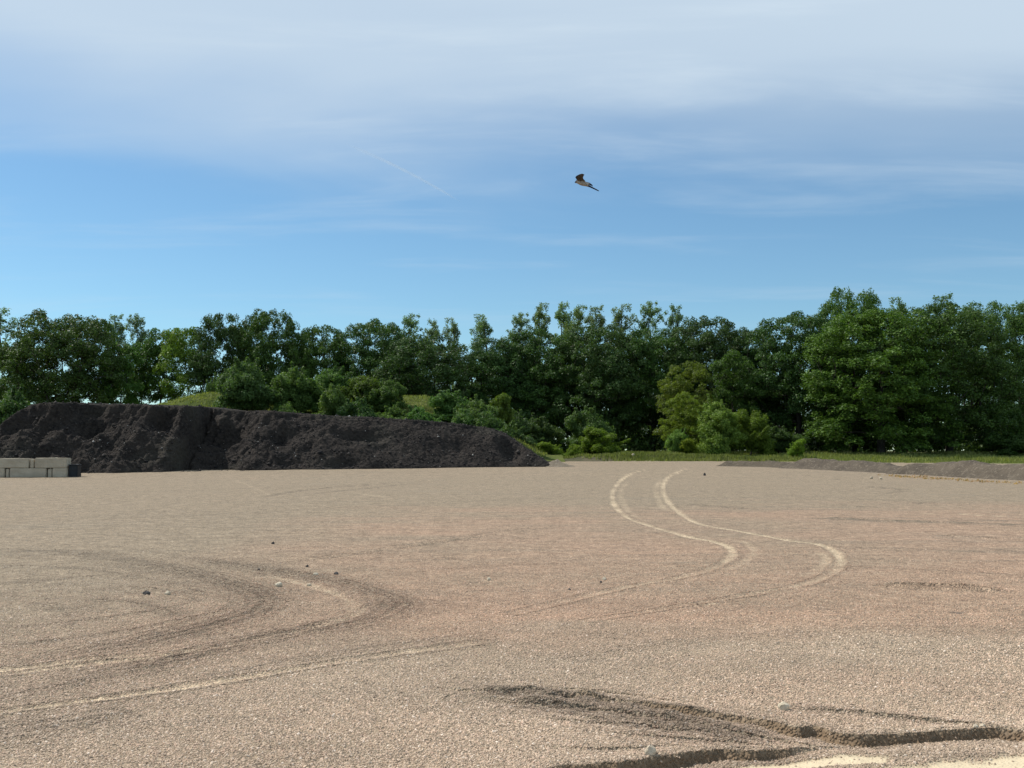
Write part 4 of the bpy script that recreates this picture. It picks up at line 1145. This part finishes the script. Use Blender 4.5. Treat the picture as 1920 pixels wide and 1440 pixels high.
STONES = [
    (1470, 1325, 22, 13, 'rock_tan', "tan fist-sized stone above the long washed-out edge in the foreground"),
    (1219, 1411, 22, 13, 'rock_white', "pale stone just above the left washed-out edge near the bottom"),
    (1829, 1363, 11, 6, 'rock_white', "left one of two small white stones on the washed-out edge at right"),
    (1842, 1362, 10, 5, 'rock_white', "right one of two small white stones on the washed-out edge at right"),
    (522, 1096, 14, 8, 'rock_tan', "largest stone inside the tyre arcs at left, bright on top"),
    (275, 1112, 13, 5, 'rock_dark', "flat dark stone, left one of a pair at far left"),
    (314, 1111, 12, 7, 'rock_white', "white topped stone, right one of a pair at far left"),
    (512, 1018, 6, 4, 'rock_dark', "tiny dark stone farthest back above the left tyre arcs"),
    (485, 1069, 6, 3, 'rock_dark', "small dark stone left of the little stone cluster"),
    (576, 1061, 6, 4, 'rock_dark', "small dark stone at the back of the little stone cluster"),
    (592, 1076, 9, 5, 'rock_tan', "flat stone in the middle of the little stone cluster"),
    (631, 1075, 9, 4, 'rock_dark', "flat dark stone at the right of the little stone cluster"),
    (580, 1097, 9, 3, 'rock_tan', "thin pale stone right of the largest stone in the tyre arcs"),
    (916, 1085, 8, 5, 'rock_tan', "small tan stone alone in the middle of the reddish gravel"),
    (1133, 1085, 8, 5, 'rock_white', "small pale stone on the reddish gravel left of the tyre tracks"),
    (1127, 1091, 5, 3, 'rock_dark', "tiny dark stone touching the pale stone left of the tyre tracks"),
    (1068, 1105, 6, 3, 'rock_dark', "tiny dark stone nearest the camera on the reddish gravel"),
    (1321, 890, 5, 4, 'rock_dark', "dark stone between the far tyre tracks and the berm"),
    (1634, 896, 6, 4, 'rock_white', "left one of two pale stones in front of the berm"),
    (1652, 897, 6, 4, 'rock_tan', "right one of two pale stones in front of the berm"),
]
for i, s in enumerate(STONES): stone(*s, seed=100 + i)
# one white stone up on the weedy bank
p = at(1187, 853, 97.6)
stone(1187, 864, 6, 4, 'rock_white', "small white stone on the weedy bank below the shaded hollow", 140)
bpy.data.objects[[o.name for o in bpy.data.objects if o.get('label', '').startswith('small white stone on the weedy')][0]].location = p
p = at(44, 853, 68.5)


# ------------------------------------------------------------------ bird
def bird():
    Yb = 12.6; u = Yb / FPX
    o0 = at(1092, 343, Yb)
    def pt(px, py, dy=0.0): return np.array([(px - 1092) * u + dy * .067, dy, -(py - 343) * u + dy * .254])
    V, F = [], []
    def add(v, f):
        off = sum(len(q) for q in V); V.append(np.asarray(v)); F.extend([tuple(int(i) + off for i in q) for q in f])
    # body: rings from beak to tail tip (x, y, half height, half width in depth)
    rings = [(1077.4, 341.9, .5, .5), (1077.9, 341.2, 1.6, 1.5), (1079.2, 340.4, 2.9, 2.7), (1081.5, 340.0, 3.7, 3.4), (1083.5, 340.4, 3.9, 3.6), (1086, 341.6, 4.0, 4.0), (1090, 343.2, 4.6, 4.6),
             (1094, 344.6, 4.3, 4.4), (1098, 346.2, 3.4, 3.6), (1102, 348.0, 2.2, 2.8), (1105.5, 349.6, 1.7, 2.4), (1110, 351.8, 1.25, 2.6), (1116, 354.8, 1.05, 2.8), (1121, 357.4, .8, 2.6), (1123.5, 358.6, .5, 1.6)]
    k = 10; vs_ = []
    for (x, y, a, b) in rings:
        for j in range(k):
            t = j / k * 6.2832; q = pt(x, y); vs_.append(q + np.array([.42 * a * u * math.sin(t), b * u * math.cos(t), .92 * a * u * math.sin(t)]))
    fs = [tuple(r) for r in grid_faces(len(rings), k, True)]
    fs += [tuple(range(k))[::-1], tuple((len(rings) - 1) * k + j for j in range(k))]
    add(vs_, fs)
    def wing(secs, th):
        """secs: list of (leading point, trailing point); builds a thin closed wing"""
        vv = []; nchord = 5
        nrm = np.cross(secs[-1][0] - secs[0][0], secs[1][1] - secs[1][0]); nrm /= np.linalg.norm(nrm)
        for i, (a, b) in enumerate(secs):
            tk = th * (1 - .45 * i / (len(secs) - 1)) * u
            for s in (1, -1):
                for c in range(nchord):
                    f = c / (nchord - 1); q = a + (b - a) * f
                    prof = math.sin(min(1, .12 + f) * math.pi * .9) ** .6
                    vv.append(q + nrm * s * tk * max(.25, prof))
        m = nchord * 2; ff = []
        for i in range(len(secs) - 1):
            for c in range(nchord - 1):
                a = i * m + c; ff.append((a, a + 1, a + m + 1, a + m)); a += nchord; ff.append((a, a + m, a + m + 1, a + 1))
            a = i * m; ff.append((a, a + m, a + m + nchord, a + nchord)); a += nchord - 1; ff.append((a, a + nchord, a + nchord + m, a + m))
        ff.append(tuple(range(nchord)) + tuple(range(2 * nchord - 1, nchord - 1, -1)))
        e = (len(secs) - 1) * m; ff.append(tuple(e + q for q in range(nchord))[::-1] + tuple(e + q for q in range(nchord, 2 * nchord)))
        add(vv, ff)
    d = u
    wing([(pt(1083, 339.5, -2 * d), pt(1098, 341.5, -2 * d)), (pt(1080.8, 336, -4 * d), pt(1097, 338.5, -5 * d)), (pt(1078.6, 332.0, -7 * d), pt(1093.8, 335.4, -9 * d)),
          (pt(1080.6, 329.4, -10 * d), pt(1093.2, 332.8, -12 * d)), (pt(1086, 326.6, -13 * d), pt(1094.2, 330, -15 * d)), (pt(1091.0, 325.2, -16 * d), pt(1096, 326.8, -17 * d))], 1.0)
    wing([(pt(1086, 340, 2 * d), pt(1098, 343, 2 * d)), (pt(1092, 339.5, 6 * d), pt(1102, 345, 6 * d)), (pt(1099, 341.2, 10 * d), pt(1107, 347.4, 9 * d)),
          (pt(1105.5, 342.8, 14 * d), pt(1110, 348.6, 13 * d)), (pt(1110.4, 346.4, 17 * d), pt(1112.2, 349.8, 17 * d))], 1.1)
    me = bpy.data.meshes.new("bird"); me.from_pydata(np.vstack(V).tolist(), [], F); me.update()
    bm = bmesh.new(); bm.from_mesh(me); bmesh.ops.recalc_face_normals(bm, faces=bm.faces[:]); bm.to_mesh(me); bm.free()
    m, g = new_mat("bird_plumage")
    O = g.n('ShaderNodeTexCoord').outputs['Object']; x, y, z = g.n('ShaderNodeSeparateXYZ', ins={0: O}).outputs
    bars = g.noise(g.mapping(O, (60, 60, 60)), 1.0, 3, .6)
    belly = g.mix(g.mapr(bars, .5, .62), (.34, .30, .25), (.14, .11, .085))
    wing_c = g.mix(g.mapr(bars, .42, .62), (.085, .068, .05), (.035, .028, .026))
    c = g.mix(g.mapr(z, .010, .026), belly, wing_c)                       # wing and back feathers are darker
    ax = g.math('ADD', x, g.math('MULTIPLY', z, -.45))
    c = g.mix(g.mapr(ax, .070, .100), c, (.022, .020, .024))             # dark tail
    c = g.mix(g.mapr(ax, -.078, -.088), c, (.035, .036, .045))           # slate head
    cheek = g.math('MULTIPLY', g.mapr(x, -.074, -.066), g.mapr(x, -.052, -.058))
    c = g.mix(g.math('MULTIPLY', cheek, g.mapr(z, .03, .02, 0, .8)), c, (.38, .35, .33))
    finish(g, bsdf(g, c, .8, None, .1))
    me.materials.append(m)
    o = obj("bird", me, None, o0)
    rm = o.modifiers.new("one_skin", 'REMESH'); rm.mode = 'VOXEL'; rm.voxel_size = .0020; rm.use_smooth_shade = True
    tag(o, "small brown falcon flying leftward with raised wing against the blue sky", "bird")


bird()


# ------------------------------------------------------------------ contrail
def contrail():
    m, g = new_mat("ice_trail")
    O = g.n('ShaderNodeTexCoord').outputs['Object']
    a = g.attr('dens').outputs['Fac']
    f = g.math('MULTIPLY', a, g.mapr(g.noise(g.mapping(O, (.004, .004, .004)), 1, 4, .6), .3, .7, .45, 1.0))
    d = g.n('ShaderNodeAddShader', ins={0: g.n('ShaderNodeBsdfDiffuse', ins={'Color': (.5, .5, .5, 1)}).outputs[0], 1: g.n('ShaderNodeBsdfTranslucent', ins={'Color': (.5, .5, .5, 1)}).outputs[0]}).outputs[0]
    t = g.n('ShaderNodeBsdfTransparent').outputs[0]
    finish(g, g.n('ShaderNodeMixShader', ins={0: f, 1: t, 2: d}).outputs[0])
    Yd = 26000; n = 60; k = 8; V = []; A = []
    for i in range(n):
        t_ = i / (n - 1); px = 640 + 230 * t_; py = 266 + 116 * t_ - 6 * math.sin(t_ * 3.14)
        c = at(px, py, Yd); r = (22 + 16 * (1 - t_)) * (1 + .15 * math.sin(i * 1.7)) * min(1, t_ * 6 + .05) * min(1, (1 - t_) * 6 + .05)
        dens = math.sin(min(1, max(0, t_)) * math.pi) ** .7 * (.35 + .65 * t_)
        for j in range(k):
            q = j / k * 6.283; V.append((c.x + math.cos(q) * r * .5, Yd + math.sin(q) * r, c.z + math.cos(q) * r)); A.append(.20 * dens)
    o = obj("contrail", mesh("contrail", np.array(V), grid_faces(n, k, True), [m], True, {'dens': ('POINT', A)}))
    o.visible_shadow = True
    tag(o, "thin white slanting contrail left of the bird", "contrail")


contrail()
print("objects", len(bpy.data.objects))
